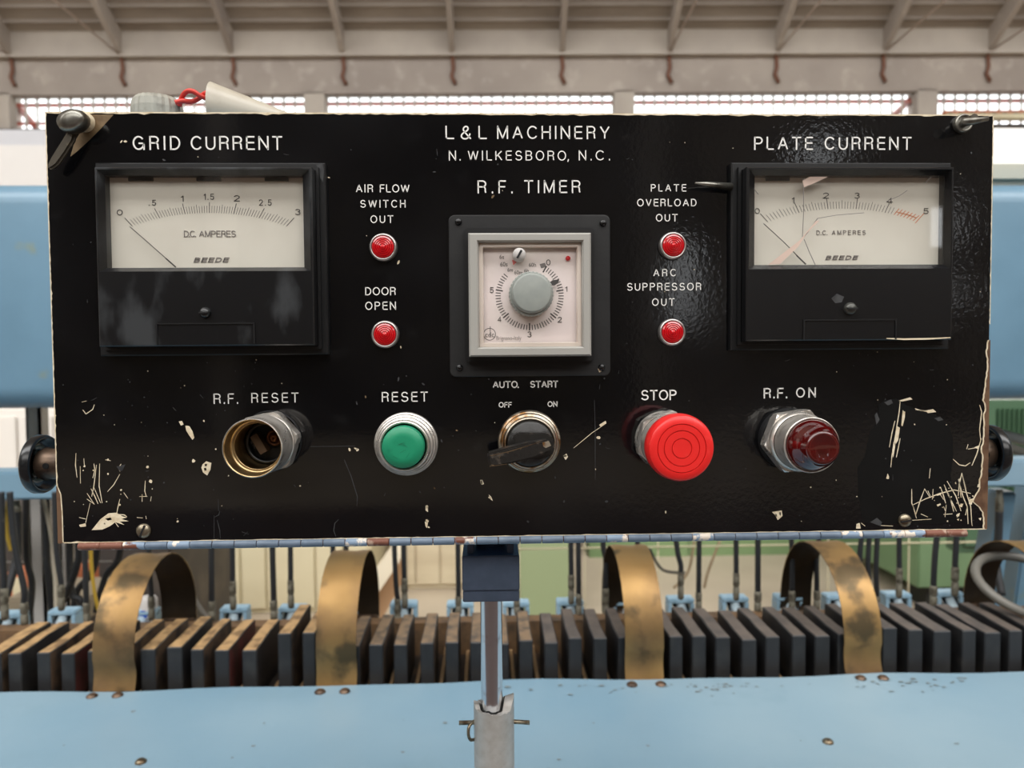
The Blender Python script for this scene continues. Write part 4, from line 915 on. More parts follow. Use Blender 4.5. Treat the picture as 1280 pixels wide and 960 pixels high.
# --- panel meters
def meter(xl, xr, yt, yb, wl, wr, wt, wb, wbo, scr_px, slot, heading, nums, majors, needle, brand, amps, center, red=None, cracked=False, tabs=()):
    Yf, Yg = -.0130, -.0050
    xm, ym = (xl+xr)/2, (yt+yb)/2
    X0, X1 = at(xl, ym, Yf)[0], at(xr, ym, Yf)[0]; Z1, Z0 = at(xm, yt, Yf)[1], at(xm, yb, Yf)[1]
    e = .0043
    m = MB(); m.loops([(X0-e,X1+e,Z0-e,Z1+e,0),(X0-e,X1+e,Z0-e,Z1+e,-.0032),(X0-e+.0006,X1+e-.0006,Z0-e+.0006,Z1+e-.0006,-.0040),(X0-.0016,X1+.0016,Z0-.0016,Z1+.0016,-.0040),(X0-.0016,X1+.0016,Z0-.0016,Z1+.0016,-.0062),(X0-.0002,X1+.0002,Z0-.0002,Z1+.0002,-.0062)])
    fl = m.build('panel_meter', M_plastic2, bxt); fl['label'] = 'ammeter headed ' + heading
    # front housing with window opening
    wx0, wx1 = at(wl, 275, -.0095)[0], at(wr, 275, -.0095)[0]; wz1, wz0 = at(xm, wt, -.0095)[1], at(xm, wb, -.0095)[1]
    oz0 = at(xm, wbo, Yf)[1]; b = .0012
    m = MB(); m.loops([(X0,X1,Z0,Z1,-.006),(X0,X1,Z0,Z1,Yf+.0006),(X0+.0006,X1-.0006,Z0+.0006,Z1-.0006,Yf),(X0+b,X1-b,oz0,Z1-b,Yf),(wx0,wx1,wz0,wz1,-.0095),(wx0,wx1,wz0,wz1,Yg)])
    m.build('housing', M_plastic if cracked else mat('dusty_bakelite', (12,12,14), .28, var=(46, (56,58,60), .5, .64), bump=(500, .12, .0003), stretch=(1.2,1,.55)), fl)
    MB().box(wx0-.0001, wx1+.0001, Yg-.0002, Yg+.001, wz0-.0001, wz1+.0001).build('dial_face', M_dial, fl)
    MB().box(wx0, wx1, -.0097, -.0092, wz0, wz1).build('glass_pane', M_glass, fl)
    Yd = Yg-.0002; ft = M_plastic2
    for (a, b_) in tabs:
        MB().box(at(a,wt,Yd)[0], at(b_,wt,Yd)[0], Yd-.0012, Yd, wz1-.0016, wz1).build('tab', M_ink, fl)
    # scale
    cx, cy, sx = center; m = MB(); S = .3543
    def pt(th, R): return at(cx+R*math.sin(th)*sx, cy-R*math.cos(th), Yd)
    a0 = math.radians(42.6); N = 60 if red is None else 50
    for i in range(N+1):
        th_ = -a0+2*a0*i/N; R = (380+61*(th_/a0)**2)*S; Ri = (342+59*(th_/a0)**2)*S
        mj = i % 10 == 0; mid = (i % 5 == 0)
        Ro = R if mj else (R-13*S if not mid else R-8*S)
        mi = 0
        if red and i >= red: continue
        m.ribbon([pt(th_, Ri), pt(th_, Ro)], (.75 if mj else .42)*PXM, Yd, mi, taper=False, th=.0001)
    m.build('scale_mark', M_ink, fl)
    if red:
        m = MB()
        for i in range(red*2, N*2-1, 2):
            th_ = -a0+2*a0*i/(N*2); R = (375+61*(th_/a0)**2)*S; Ri = (342+59*(th_/a0)**2)*S
            m.ribbon([pt(th_, Ri), pt(th_+.012, R-6*S)], .8*PXM, Yd, 0, taper=False, th=.0001)
        m.ribbon([pt(-a0+2*a0*red/N, 385*S), pt(-a0+2*a0*(red+3.5)/N, 400*S), pt(a0*.97, 412*S)], .9*PXM, Yd, 0, taper=False, th=.0001)
        m.ribbon([pt(a0, 395*S), pt(a0, 441*S)], .8*PXM, Yd, 0, taper=False, th=.00012)
        m.build('red_zone', M_orange, fl)
    for b_, x, y, w_, h_ in nums: text(b_, x-w_/2, y-h_/2, x+w_/2, y+h_/2, Yd, M_ink, 'numeral', fl, off=-.02, fit=True)
    text('D.C. AMPERES', amps[0], amps[1], amps[2], amps[3], Yd, M_inkgrey, 'numeral', fl, t=.12)
    text('BEEDE', brand[0], brand[1], brand[2], brand[3], Yd, M_inkgrey, 'maker_mark', fl, shear=.4, fit=True, t=.23)
    m = MB(); Yn = Yd-.0018
    m.ribbon(pp(needle, Yn), .8*PXM, Yn, taper=False, th=.0003); a, b2 = needle[0], needle[-1]
    q = [(a[0]+(b2[0]-a[0])*.78, a[1]+(b2[1]-a[1])*.78), b2]; m.ribbon(pp(q, Yn), 1.5*PXM, Yn-.0001, taper=False, th=.0003)
    m.build('needle', M_ink, fl)
    # adjuster screw and recessed label slot
    x, z = at(scr_px[0], scr_px[1], Yf); r = scr_px[2]*(Yf-CAM[1])/F
    m = MB(); m.lathe((x, Yf, z), [(r*1.1,-.0002),(r*1.05,.0008),(r*.9,.0018),(r*.5,.0026),(.00001,.0028)], 28, cap=False); m.build('adjuster_screw', M_knob if not cracked else mat('grey_screw', (70,70,66), .25, .5), fl)
    MB().box(x-r*.85, x+r*.85, Yf-.0031, Yf-.0012, z-.0003, z+.0004).build('screw_slot', M_void, fl)
    (sx0, sz1), (sx1, sz0) = at(slot[0], slot[1], Yf), at(slot[2], slot[3], Yf)
    m = MB(); t_ = .0005; g = .0006
    m.box(sx0-g, sx1+g, Yf-.0005, Yf+.0003, sz1, sz1+g); m.box(sx0-g, sx0, Yf-.0005, Yf+.0003, sz0, sz1); m.box(sx1, sx1+g, Yf-.0005, Yf+.0003, sz0, sz1); m.build('slot_rim', M_plastic2, fl)
    if cracked:
        m = MB(); Yc = -.0099
        for P, w_ in (([(1004,222),(1004.6,262),(1003,296)], .8), ([(1022,273),(1010,290),(1002,300),(986,313),(962,330)], 1.0), ([(1005,299),(1012,316),(1019,331)], .9), ([(1022,273),(1045,269),(1080,266)], .6), ([(1108,252),(1124,245),(1134,238)], .7), ([(1157,228),(1164,221)], .8), ([(948,243),(942,236)], .8)):
            m.ribbon(pp(P, Yc), w_*PXM, Yc, taper=False, th=.00008)
        tag(m.build('glass_crack', M_inkgrey, fl), kind='stuff')
        m = MB()
        m.prism(pp([(1003,226),(1012,221),(1035,221),(1020,228),(1005,234)], Yc), Yc-.00012, Yc); m.prism(pp([(1000,300),(1020,276),(1024,276),(1008,292),(998,308),(975,330),(960,331)], Yc), Yc-.00012, Yc)
        m.build('glass_chip', M_crack, fl)
        MB().prism(pp([(1039,373),(1046,367),(1055,371),(1052,378),(1044,379)], Yf), Yf-.00012, Yf+.0001).build('worn_spot', M_scuff, fl)
        m = MB(); m.ribbon(pp([(1108,423),(1130,424),(1160,423.5),(1188,422)], Yf), 2.2*PXM, Yf); tag(m.build('edge_chip', M_cream, fl), kind='stuff')
    else:
        MB().prism(pp([(395,206),(403,205),(405,212),(404,228),(400,222),(399,212)], -.0042), -.0044, -.0040).build('edge_chip', M_scuff, fl)
    return fl
mt1 = meter(120.5, 391.5, 208.6, 432.5, 132.6, 379.4, 219.5, 334.5, 339, (256.8,391,6.5), (197,405.5,317.5,430), 'GRID CURRENT',
      [('0',149.8,265.6,7.4,7.2),('.5',190.5,253.5,9.3,7.2),('1',228,248.4,3.2,7.6),('1.5',261.2,246,13,7.6),('2',296,248,7.6,7.6),('2.5',331.7,253.3,16,7.6),('3',372.3,265,6.6,7.4)],
      None, [(162.5,283.5),(190,307.5),(220,334)], (241.8,322,284.8,328), (230,288.4,295,296.3), (261.8,387.4,1.0), tabs=((161.5,191.8),(246.6,276.3),(331.5,360.5)))
mt2 = meter(933, 1191.5, 208.4, 425.5, 943, 1180, 219.5, 331, 336, (1062.5,386,7.6), (1005.5,401,1118.5,424), 'PLATE CURRENT',
      [('0',946.5,263.8,6.2,7.2),('1',991.3,250.5,2.8,7.4),('2',1032.3,244.6,7,7.2),('3',1071.2,244.6,6.4,7.2),('4',1112,251,7.4,7.2),('5',1157.3,263.8,6.2,7.2)],
      None, [(954.3,279.5),(980,303),(1007,330.5)], (1031.5,319.5,1071,324.8), (1020.5,288,1082,293.6), (1052.5,382,.965), red=43, cracked=True, tabs=((957,986),))

# --- pilot lamps
def pilot(px_, py_, lab):
    x, z = at(px_, py_, -.003); s = (.3577)/F; R = 17.3*s
    b = MB(); b.lathe((x,0,z), [(R,-.0005),(R,.0020),(R*.95,.0030),(R*.86,.0034),(R*.80,.0030),(R*.79,.0008)], 48, cap=False)
    o = b.build('pilot_lamp', M_silver, bxt); o['label'] = lab
    R2 = R*.795; p = [(R2,.0024),(R2*.97,.0032)]
    for u in (.80, .62, .44, .26): p += [(R2*(u+.04),.0034+.0010*(1-u)),(R2*(u+.01),.0028+.0010*(1-u)),(R2*(u-.01),.0028+.0010*(1-u)),(R2*(u-.04),.0034+.0010*(1-u))]
    p += [(.00001,.0046)]
    ln = MB().lathe((x,0,z), [(R2,.0005)]+p, 40, cap=False).build('lens', M_redlens, o); ln.data.set_sharp_from_angle(angle=math.radians(28))
pilot(478.6, 308.7, 'red pilot lamp under AIR FLOW SWITCH OUT'); pilot(481, 418, 'red pilot lamp under DOOR OPEN')
pilot(841.8, 306.8, 'red pilot lamp under PLATE OVERLOAD OUT'); pilot(840.7, 415.3, 'red pilot lamp under ARC SUPPRESSOR OUT')

# --- timer
def rect(xl, xr, yt, yb, Y):
    xm, ym = (xl+xr)/2, (yt+yb)/2; return (at(xl,ym,Y)[0], at(xr,ym,Y)[0], at(xm,yb,Y)[1], at(xm,yt,Y)[1], Y)
def rnd(rc, r):
    x0,x1,z0,z1,Y = rc; q = []
    for cx, cz, a0 in ((x1-r,z1-r,0),(x0+r,z1-r,PI/2),(x0+r,z0+r,PI),(x1-r,z0+r,1.5*PI)):
        for k in range(5): a = a0+k*PI/8; q.append((cx+r*math.cos(a), cz+r*math.sin(a)))
    return q
g = rect(561.5, 763, 268.5, 470.5, -.0018)
tm = MB().prism(rnd(g, .003), -.0018, .0002).build('timer', M_rubber, bxt, bevel=.0004, seg=1); tm['label'] = 'square timer with pale dial'
g2 = rect(580.6, 743.2, 284.5, 452.4, -.0055)
MB().prism(rnd(g2, .002), -.0055, -.0016).build('mounting_frame', M_plastic2, tm, bevel=.0005)
Yt_ = -.0150; o_ = rect(585.8, 739.2, 290.8, 445.6, Yt_); i_ = rect(596.6, 730.0, 300.0, 435.6, Yt_)
def ins(rc, d, Y): return (rc[0]+d, rc[1]-d, rc[2]+d, rc[3]-d, Y)
m = MB(); m.loops([ins(o_,0,-.005), ins(o_,0,Yt_+.001), ins(o_,.0008,Yt_), ins(i_,0,Yt_), ins(i_,.0008,Yt_+.0015), ins(i_,.0008,-.0085)])
m.build('timer_frame', M_greyframe, tm)
fc = ins(i_, .0006, -.0085); MB().box(fc[0], fc[1], -.0085, -.0075, fc[2], fc[3]).build('timer_face', M_pinkface, tm)
m = MB(); q0, q1 = ins(i_,.0009,-.0118), ins(i_,.0042,-.0118)
MB().loops([ins(i_,.0009,-.0118), ins(i_,.0026,-.0120), ins(i_,.0030,-.0095)]).build('inner_lip', mat('clear_yellowed_rim', (222,208,196), .3), tm)
gl_ = ins(i_,.0009,0); MB().box(gl_[0], gl_[1], -.0132, -.0128, gl_[2], gl_[3]).build('timer_window', glassmat('timer_glass', gl=.04), tm) if False else None
Yd = -.0085; cx, cy = 662.0, 370.0; m = MB()
for i in range(0, 58):
    if 28 <= i <= 28 and False: continue
    a = math.radians(29.5+5.02*i)
    mj = i % 10 == 0
    ri, ro = (34.0, 43.0) if mj else ((35.4, 43.0) if i % 5 == 0 else (36.2, 42.6))
    if i > 56: continue
    m.ribbon([at(cx+ri*math.sin(a), cy-ri*math.cos(a), Yd), at(cx+ro*math.sin(a), cy-ro*math.cos(a), Yd)], (1.5 if mj else .95)*PXM, Yd, taper=False, th=.0001)
m.build('dial_mark', M_ink, tm)
def TT(b, x, y, w_, h_, mm=M_ink, **k): text(b, x-w_/2, y-h_/2, x+w_/2, y+h_/2, Yd, mm, 'numeral', tm, fit=True, **k)
TT('0',685.4,328,5.4,7.2,off=-.01); TT('1',707.8,361.4,2.6,6.4); TT('2',699.6,399.6,5.2,7,off=-.01); TT('3',661.8,418,5,7.2,off=-.01); TT('4',624.3,399,4.6,6.6,mm=M_inkgrey,off=-.02); TT('5',614.7,362.6,4.8,7,off=-.01)
TT('6s',627.2,321,5.6,5.2,mm=M_inkgrey); TT('60s',629.8,330.2,9,5.4,mm=M_inkgrey); TT('6m',637.6,337.3,6.8,4.6,mm=M_inkgrey); TT('60m',648,340.5,10.4,4.6,mm=M_inkgrey); TT('6h',658,338.3,5.6,4.8,mm=M_inkgrey); TT('60h',665.5,331,9,4.8,mm=M_inkgrey)
text('Brignano-Italy', 620.5, 420, 651.5, 426.8, Yd, M_inkgrey, 'maker_mark', tm, fit=True, off=-.02)
text('cdc', 606.5, 415.2, 617.8, 421.4, Yd, M_inkgrey, 'maker_mark', tm, fit=True)
m = MB(); lx, ly = 612, 417.8; m.ribbon([at(lx+7.4*math.cos(a), ly+7.4*math.sin(a), Yd) for a in np.linspace(0, 2*PI, 33)], .7*PXM, Yd, taper=False, th=.0001)
m.ribbon([at(612.8,408,Yd), at(612.8,420,Yd)], .7*PXM, Yd, taper=False, th=.0001); m.build('maker_mark', M_ink, tm)
MB().prism(pp([(674.5,330.2),(681.2,328.5),(683,333.5),(676.5,335.5)], Yd), Yd-.0001, Yd).build('grey_patch', M_inkgrey, tm)
MB().prism(pp([(687.5,352.5),(691,350.2),(699,349.5),(697.5,354),(693,357),(690,356.5)], Yd-.002), Yd-.0024, Yd-.0018).build('pointer_flag', M_ink, tm)
MB().prism(pp([(640,325),(648,326),(641.5,331.5)], Yd), Yd-.0001, Yd).build('red_marker', mat('faded_red_ink', (222,120,116), .6), tm)
x, z = at(709.8, 323.2, Yd); r = 3.0*PXM; MB().lathe((x,Yd,z), [(r,-.0003),(r,.0008),(r*.6,.0013),(.00001,.0015)], 20, cap=False).build('indicator_dot', M_redlens, tm)
xb, zb1 = at(663.5, 368.3, -.0115); r = 27.4*(.3492)/F
MB().lathe((xb,0,zb1), [(r*.9,.0085),(r,.0100),(r,.0160),(r*.95,.0172)], 72, flute=.012, sm=False).build('dial_knob_skirt', M_knobgrey, tm)
r = 24.6*(.3385)/F; xc, zc1 = at(665.5, 366.0, -.022); xc, zc1 = xb, zb1
MB().lathe((xc,0,zc1), [(r*1.02,.0168),(r*1.02,.0205),(r*.97,.0218),(r*.9,.0220),(.00001,.0220)], 56, cap=False).build('dial_knob', M_knobgrey, tm)
xb, zb1 = at(649.0, 318.4, -.014); r = 8.2*(.347)/F
MB().lathe((xb,0,zb1), [(r*.9,.0085),(r,.0100),(r,.0150),(r*.88,.0160),(.00001,.0160)], 40, cap=False).build('range_knob', mat('pale_range_knob', (186,182,178), .4), tm)
c, s_ = math.cos(1.05), math.sin(1.05)
MB().prism([(xb+u*r*.68*c-v*r*.16*s_, zb1+u*r*.68*s_+v*r*.16*c) for u, v in ((-1,-1),(1,-1),(1,1),(-1,1))], -.0163, -.0140).build('knob_slot', M_void, tm)
for px_, py_ in ((573,277.2),(753.6,278.8),(752,459),(574.5,459.5)):
    x, z = at(px_, py_, -.0018); r = 4.3*PXM; MB().lathe((x,-.0018,z), [(r,-.0002),(r*.95,.0008),(r*.5,.0013),(.00001,.0014)], 20, cap=False).build('frame_screw', M_plastic, tm)
    MB().box(x-r*.7, x+r*.7, -.0034, -.0028, z-.00015, z+.00015).build('screw_slot', M_void, tm)
MB().prism(pp([(747,461),(750,460),(752,464),(749,465.5)], -.0018), -.00195, -.0017).build('paint_chip', M_cream, tm)

# --- push buttons and other 30 mm devices
def hexnut(b, x, z, R, d0, d1, mi=0, rot=.2, hole=.86):
    n = 48; rg = []
    for k in range(n):
        a = 2*PI*k/n; hx_ = R*math.cos(PI/6)/math.cos(((a-rot) % (PI/3))-PI/6); rc = R*.955
        rg.append((a, hx_, min(hx_, rc)))
    vs = []
    for f, d in ((0, d0), (1, d0+.0008), (1, d1-.0008), (2, d1)):
        for a, h_, c_ in rg: r_ = {0: c_, 1: h_, 2: c_*.985}[f]; vs.append((x+r_*math.cos(a), -d, z+r_*math.sin(a)))
    for d in (d1, d0):
        for a, h_, c_ in rg: vs.append((x+R*hole*math.cos(a), -d, z+R*hole*math.sin(a)))
    fs = [(k*n+i, k*n+(i+1)%n, (k+1)*n+(i+1)%n, (k+1)*n+i) for k in range(5) for i in range(n)]
    b.add(vs, fs, mi)
# green reset
x, z = at(507.2, 555.4, -.003); S = .3577/F; R = 40*S
b = MB(); b.lathe((x,0,z), [(R*.97,-.0003),(R,.0015),(R*.97,.0028),(R*.93,.0026),(R*.95,.0040),(R*.90,.0052),(R*.86,.0050),(R*.88,.0065),(R*.83,.0078),(R*.79,.0076),(R*.81,.0092),(R*.77,.0108),(R*.72,.0112),(R*.69,.0105),(R*.69,.006)], 72, cap=False)
pb = b.build('reset_button', M_chrome, bxt); pb['label'] = 'green push button in chrome ring under RESET'
R2 = 26.6*(.3455)/F; MB().lathe((x,0,z), [(R2,.005),(R2,.0142),(R2*.95,.0152),(R2*.5,.0153),(.00001,.0152)], 56, cap=False).build('button_cap', M_green, pb)
m = MB()
for a_ in ([(498,556),(505,553)],[(500,566),(507,562)],[(508,572),(512,566)],[(491,570),(497,573)],[(505,556),(509,559)]): m.ribbon(pp(a_, -.0153), .5*PXM, -.0153, th=.00008)
tag(m.build('button_scratch', mat('dark_green_scratch', (20,90,66), .5), pb), kind='stuff')
# selector switch
x, z = at(662.0, 552.6, -.003); R = 39.8*S
b = MB(); b.lathe((x,0,z), [(R*.97,-.0003),(R,.0012),(R*.95,.0030),(R*.91,.0030),(R*.92,.0045),(R*.87,.0058),(R*.83,.0056),(R*.84,.0072),(R*.80,.0086),(R*.76,.0090),(R*.73,.0080),(R*.73,.004)], 72, cap=False)
sw = b.build('selector_switch', M_dirtychrome, bxt); sw['label'] = 'black lever switch in rusty chrome ring under AUTO. START'
MB().lathe((x,0,z), [(R*.72,.003),(R*.72,.0095),(R*.66,.0108),(.00001,.0108)], 48, cap=False).build('switch_disc', M_handle, sw)
# lever
Yl = -.0235
A = [(608.6,567.5),(611,579),(613,584.5),(640,579.5),(668,573),(689,564.5),(689.5,556),(686,550),(660,553.5),(634,560)]
q = pp(A, Yl); q2 = [(X_*1.0, Z_) for X_, Z_ in q]
b = MB(); b.prism(q, Yl, -.0150)
b.build('lever', M_handle, sw, bevel=.0008)
MB().prism(pp([(640,546),(648,541),(684,541.5),(692,548),(694,560),(690,570),(672,575),(650,566)], -.016), -.016, -.0105).build('lever_base', M_handle, sw, bevel=.0006)
MB().prism(pp([(678,553),(686,551),(689,557),(682,560),(679,558)], Yl), Yl-.0002, Yl).build('bare_spot', M_dirtychrome, sw)
m = MB()
for a_, w_ in (([(612,570),(640,563.5),(676,552)],.9),([(612,583),(634,580)],1.0),([(614,581),(618,582)],2),([(650,562),(652,560)],1.2),([(634,566),(636,566)],1.5),([(624,572),(626,570)],1)): m.ribbon(pp(a_, Yl), w_*PXM, Yl, th=.0001)
tag(m.build('lever_scratch', M_brass_patch, sw), kind='stuff')
# open socket (missing button) of R.F. RESET
x, z = at(333.6, 553.2, -.007); R = 39.0*(.3547)/F
b = MB(); b.lathe((x,0,z), [(R*.99,-.0002),(R*.99,.0012),(R*.96,.0018)], 64, cap=False, mi=1)
b.lathe((x,0,z), [(R*.90,.002),(R*.93,.0028),(R*.93,.0100),(R*.90,.0112),(R*.86,.0114)], 6*10, cap=False)
so = b.build('open_socket', [M_chrome, M_rubber], bxt); so['label'] = 'empty chrome socket without button under R.F. RESET'
b = MB(); hexnut(b, x, z, R*1.05, .0016, .0090); b.build('hex_nut', M_chrome, so)
r = 36.6*(.332)/F
b = MB(); b.lathe((x,0,z), [(r*.98,.0095),(r*1.04,.0100),(r*1.0,.0125),(r*1.05,.0132),(r*1.0,.0145),(r,.0275),(r*1.02,.0285),(r*.985,.0290)], 72, cap=False, mi=1); b.lathe((x,0,z), [(r*.985,.0290),(r*.975,.0290),(r*.945,.0280),(r*.935,.0225),(r*.84,.0205),(r*.82,.0215),(r*.80,.0205),(r*.80,.0040)], 72, cap=False); b.build('collar', [M_brass, M_chrome], so)
MB().lathe((x,0,z), [(r*.80,.003),(.00001,.0031)], 40, cap=False).build('socket_floor', M_void, so)
MB().lathe((x,0,z), [(r*.78,.0032),(r*.78,.0075),(r*.66,.0080),(r*.64,.0045)], 40, cap=False).build('inner_ring', mat('black_inner_ring', (24,24,24), .3), so)
MB().lathe((x+r*.24,0,z+r*.16), [(r*.30,.0030),(r*.30,.0058),(r*.22,.0062),(r*.20,.0045),(r*.16,.0045),(r*.14,.0075),(r*.05,.0078),(.00001,.006)], 28, cap=False).build('contact', mat('brown_contact', (120,76,48), .35, .5), so)
xx, zz = x-r*.22, z-r*.02; c, s_ = math.cos(-1.05), math.sin(-1.05)
MB().prism([(xx+u*c-v*s_, zz+u*s_+v*c) for u, v in ((-.0048,-.0018),(.0048,-.0018),(.0048,.0018),(-.0048,.0018))], -.0105, -.004).build('terminal_block', mat('brown_terminal', (112,86,62), .5), so)
text('250 VAC', 311.3, 553, 322.5, 557.2, -.0082, M_inkgrey, 'numeral', so, fit=True, rotdeg=-55)
# red mushroom STOP
x, z = at(833.2, 551.5, -.006); R = 38.6*(.3547)/F
b = MB(); b.lathe((x,0,z), [(R*.97,-.0002),(R*.97,.0022),(R*.94,.0030)], 60, cap=False, mi=0)
b.lathe((x,0,z), [(R*.90,.010),(R*.92,.0120),(R*.84,.0130),(R*.86,.0150),(R*.78,.0165),(R*.70,.0175),(R*.55,.0180),(R*.50,.0220)], 60, cap=False)
st = b.build('stop_button', M_chrome, bxt); st['label'] = 'large red mushroom button in chrome nut under STOP'
b = MB(); hexnut(b, x, z, R*1.06, .0030, .0100, rot=.35); b.build('hex_nut', M_chrome, st)
r = 43.3*(.3275)/F; g_ = .00035; p = [(r*.60,.0220),(r*.93,.0235),(r*.99,.0260),(r,.0290),(r*.985,.0320),(r*.94,.0338),(r*.88,.0344)]
for u in (.71, .52, .29): p += [(r*(u+.015),.0345),(r*(u+.007),.0338),(r*(u-.007),.0338),(r*(u-.015),.0345)]
p += [(.00001,.0344)]
MB().lathe((x,0,z), p, 72, cap=False).build('mushroom_cap', M_red, st)
bpy.data.objects['mushroom_cap'].data.set_sharp_from_angle(angle=math.radians(35))
# R.F. ON dark red dome
x, z = at(993.5, 550.5, -.008); R = 40.5*(.3527)/F
b = MB(); b.lathe((x,0,z), [(R*.98,-.0002),(R*.98,.0040),(R*.95,.0050)], 60, cap=False, mi=1)
b.lathe((x,0,z), [(R*.85,.0115),(R*.93,.0125),(R*.93,.0145),(R*.86,.0155)], 60, cap=False)
ro = b.build('rf_on_lamp', [M_chrome, M_rubber], bxt); ro['label'] = 'dark red domed lamp in chrome collar under R.F. ON'; ro.name = 'domed_lamp'
b = MB(); hexnut(b, x, z, R*1.06, .0048, .0118, rot=.15); b.build('hex_nut', M_chrome, ro)
r = 35.3*(.334)/F
MB().lathe((x,0,z), [(r*1.0,.0150),(r*1.03,.0160),(r*1.0,.0180),(r*.99,.0250),(r*1.02,.0262),(r*1.0,.0272),(r*.95,.0272),(r*.95,.0240)], 60, cap=False).build('collar', M_chrome, ro)
MB().lathe((x,0,z), [(r*.945,.0245),(r*.93,.0280),(r*.86,.0310),(r*.74,.0330),(r*.64,.0350),(r*.60,.0375),(r*.55,.0390),(r*.45,.0385),(r*.2,.0380),(.00001,.0380)], 60, cap=False).build('lens', M_darkred, ro)
xx, zz = at(1025, 580, -.031); MB().box(xx-.0017, xx+.0017, -.0325, -.0308, zz-.0006, zz+.0006).build('paint_chip', M_cream, ro)

# --- corner latches
x, z = at(101, 150, -.004); s = .3567/F
b = MB(); b.lathe((x,0,z), [(12*s,-.0003),(12*s,.0030),(10.5*s,.0045),(9*s,.0050)], 36)
la = b.build('door_latch', M_cream, bxt); la['label'] = 'turned lever latch at the upper left corner'
xk, zk = at(87.5, 149.5, -.012)
b = MB(); n = 24; ring = []
for (k, d) in ((.55,-.0045),(1,-.0065),(1.04,-.0100),(.92,-.0125),(.5,-.0135)):
    ring.append([(xk+k*17*s*math.cos(a)*.98+ (0 if k > .9 else .001), d, zk+k*13*s*math.sin(a)+k*2.5*s*math.cos(a)) for a in np.linspace(0,2*PI,n+1)[:-1]])
vs = [v for r_ in ring for v in r_]; fs = [(k*n+i, k*n+(i+1)%n, (k+1)*n+(i+1)%n, (k+1)*n+i) for k in range(4) for i in range(n)] + [tuple(range(n)), tuple(range(4*n, 5*n))]
b.add(vs, fs, 0, True); b.build('latch_head', M_latch, la)
b = MB(); b.prism(pp([(85,163),(95,163.5),(92,176),(82,192),(72,206),(65,211),(59.5,212),(58.5,207),(64,196),(74,180)], -.007), -.0075, -.0045); b.build('latch_lever', M_latchdark, la, bevel=.0009)
x, z = at(1206.5, 153, -.003)
b = MB(); b.lathe((x,0,z), [(11.5*s,-.0003),(11.5*s,.0022),(9.5*s,.0030),(8*s,.0018)], 36)
lb = b.build('door_latch', M_latch, bxt); lb['label'] = 'turned lever latch at the upper right corner'
b = MB(); b.tube([(at(1203,152,-.010)[0],-.009,at(1203,152,-.010)[1]), (at(1215,151.5,-.011)[0],-.011,at(1215,151.5,-.011)[1]), (at(1235,147.5,-.012)[0],-.012,at(1235,148,-.012)[1])], 6.2*s, 14, r2=3.0*s); b.build('latch_lever', M_latch, lb)
MB().lathe((x,0,z), [(5*s,.001),(5*s,.010)], 20).build('latch_stem', M_latchdark, lb)
# pointed steel pin beside the right meter
xa, za = at(868.5, 229, -.006); xb, zb_ = at(915, 233.5, -.0035)
b = MB(); b.tube([(xa,-.0065,za),(xa+(xb-xa)*.3,-.0055,za+(zb_-za)*.3),(xb,-.003,zb_)], .0004, 12, r2=.0019); b.build('pointed_pin', M_latch, bxt)
# --- piano hinge
xl, zl = at(98, 683, 0); xr_, zr = at(1208, 667, 0); zh = B_-.0018; nk = 41; kw = (xr_-xl)/nk; r5 = random.Random(4)
for i in range(nk):
    a = xl+i*kw; mt = M_hinge
    if i < 2: mt = M_hingerust
    elif i in (2, 4, 12, 17, 24, 28, 35): mt = M_hingechip
    elif i in (13,): mt = M_hingerust
    elif i >= 38: mt = M_hingerust if i != 38 else M_hingechip
    elif i in (37,): mt = M_hingechip
    g0 = .00018 if i != 1 else -.0001
    o = MB().lathe((a+g0, .0004, zh), [(.0001,0),(.0019,.00005),(.0020,.0003),(.0020,kw-g0-.00045),(.0019,kw-g0-.0002),(.0001,kw-g0-.00015)], 14, 'x', cap=False).build('hinge_knuckle', mt, bxt)
MB().tube([(xl-.0002,.0004,zh),(xr_+.0002,.0004,zh)], .0012, 8).build('hinge_pin', M_hingerust, bxt)
MB().box(xl, xr_, .0015, .0030, zh-.0002, zh+.004).build('hinge_leaf', M_hingerust, bxt)

# --- side knobs with hub
for sgn, (px_, py_) in ((-1, (50, 580)), (1, (1238, 566))):
    YK = .05; xk, zk = at(px_, py_, YK); s = (YK-CAM[1])/F; R = 36*s; x0 = sgn*(W/2-.005); d = abs(xk-x0)
    b = MB(); pf = [(R*.50, d+.0005),(R*.62,d+.0008),(R*.80,d-.0002),(R*.86,d-.0030),(R*.96,d-.0035),(R,d-.0022),(R,d+.0012),(R*.96,d+.0022),(R*.3,d+.0024),(.0001,d+.0024)]
    b.lathe((x0, YK, zk), [(r_, sgn*q_) for r_, q_ in pf], 56, 'x', cap=False)
    k_ = b.build('side_knob', M_knob, bxt)
    b = MB(); b.lathe((x0, YK, zk), [(R*.52, 0),(R*.52, sgn*(d-.006)),(R*.58, sgn*(d-.004)),(R*.50, sgn*(d-.001))], 40, 'x', cap=False); b.build('knob_hub', M_hub, k_)
    MB().lathe((x0+sgn*(d-.008), YK-R*.515, zk), [(.0016,-.0004),(.0016,.0006)], 16).build('set_screw', M_void, k_)

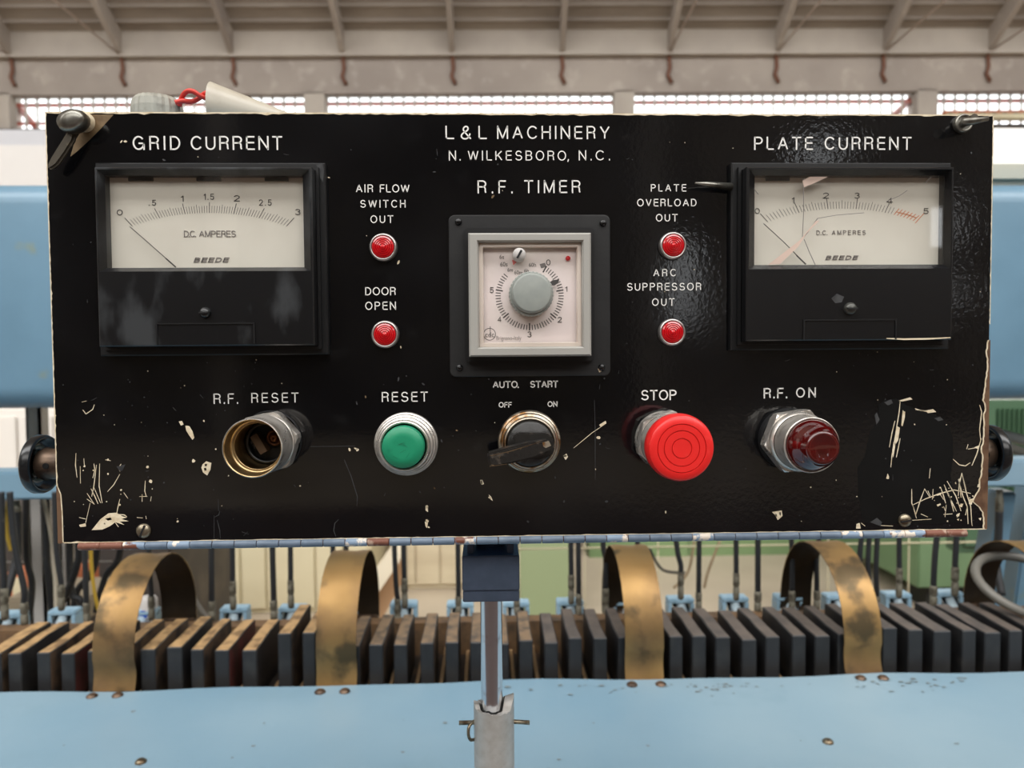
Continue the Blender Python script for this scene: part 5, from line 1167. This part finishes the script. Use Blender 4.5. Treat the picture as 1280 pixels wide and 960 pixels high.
# ================================================================ THINGS LYING ON THE BOX
ZT = ZO+HH/2+.0008
YK = .035; s = (YK-CAM[1])/F; x = at(196.5, 130, YK)[0]; r = 29.5*s; h = at(196, 121, YK)[1]-ZT
o = MB().lathe((x, YK, ZT), [(r*.98,0),(r,.001),(r*.98,h*.62),(r*.93,h*.82),(r*.80,h*.93),(.0001,h)], 44, 'z', cap=False, flute=.022, sm=False).build('knurled_cap', M_cap, None)
tag(o, 'pale ribbed round cap lying on top of control box at left', 'cap')
YK = .03; xl_, ztp = at(265, 103, YK); xr_, _ = at(408, 138, YK); R = (ztp-ZT)/2
b = MB(); n = 36; vs = []; K = 14
prof = []
for k in range(K+1):
    u = k/K; rr_ = R*(1-u)+.0006*u; prof.append((xl_+(xr_-xl_)*u, rr_))
for X_, rr_ in prof:
    for i in range(n): a = 2*PI*i/n; vs.append((X_, YK+rr_*.8*math.cos(a), ZT+rr_+rr_*math.sin(a)))
fs = [(k*n+i, k*n+(i+1)%n, (k+1)*n+(i+1)%n, (k+1)*n+i) for k in range(K) for i in range(n)] + [tuple(range(K*n, (K+1)*n))]
off = len(vs); vs += [(xl_, YK+(R-.001)*.8*math.cos(2*PI*i/n), ZT+R+(R-.001)*math.sin(2*PI*i/n)) for i in range(n)]; fs += [(i, (i+1)%n, off+(i+1)%n, off+i) for i in range(n)]
o3 = len(vs); vs += [(xl_+.002, YK+(R-.0025)*.7*math.cos(2*PI*i/n), ZT+R+(R-.0025)*math.sin(2*PI*i/n)) for i in range(n)]; fs += [(off+i, off+(i+1)%n, o3+(i+1)%n, o3+i) for i in range(n)] + [tuple(range(o3, o3+n))]
b.add(vs, fs, 0, True)
t = thing('plastic_shroud', ((xl_+xr_)/2, YK, ZT), 'off-white tapered plastic shroud lying on top of control box', 'shroud')
b.build('shroud_body', M_shroud, t, auto=40)
for k_, Pp in enumerate(([(222,131),(226,122),(234,116),(243,116),(252,121),(262,123),(272,122)], [(221,130),(229,127),(238,126),(247,121),(256,116),(266,118),(272,119)])):
    P = [(at(a_, b_, YK)[0], YK+.0022*math.cos(i*1.1+k_*PI), at(a_, b_, YK)[1]) for i, (a_, b_) in enumerate(Pp)]
    MB().tube(curve(P, 6), .00125, 10).build('red_wire', M_red_wire, t)
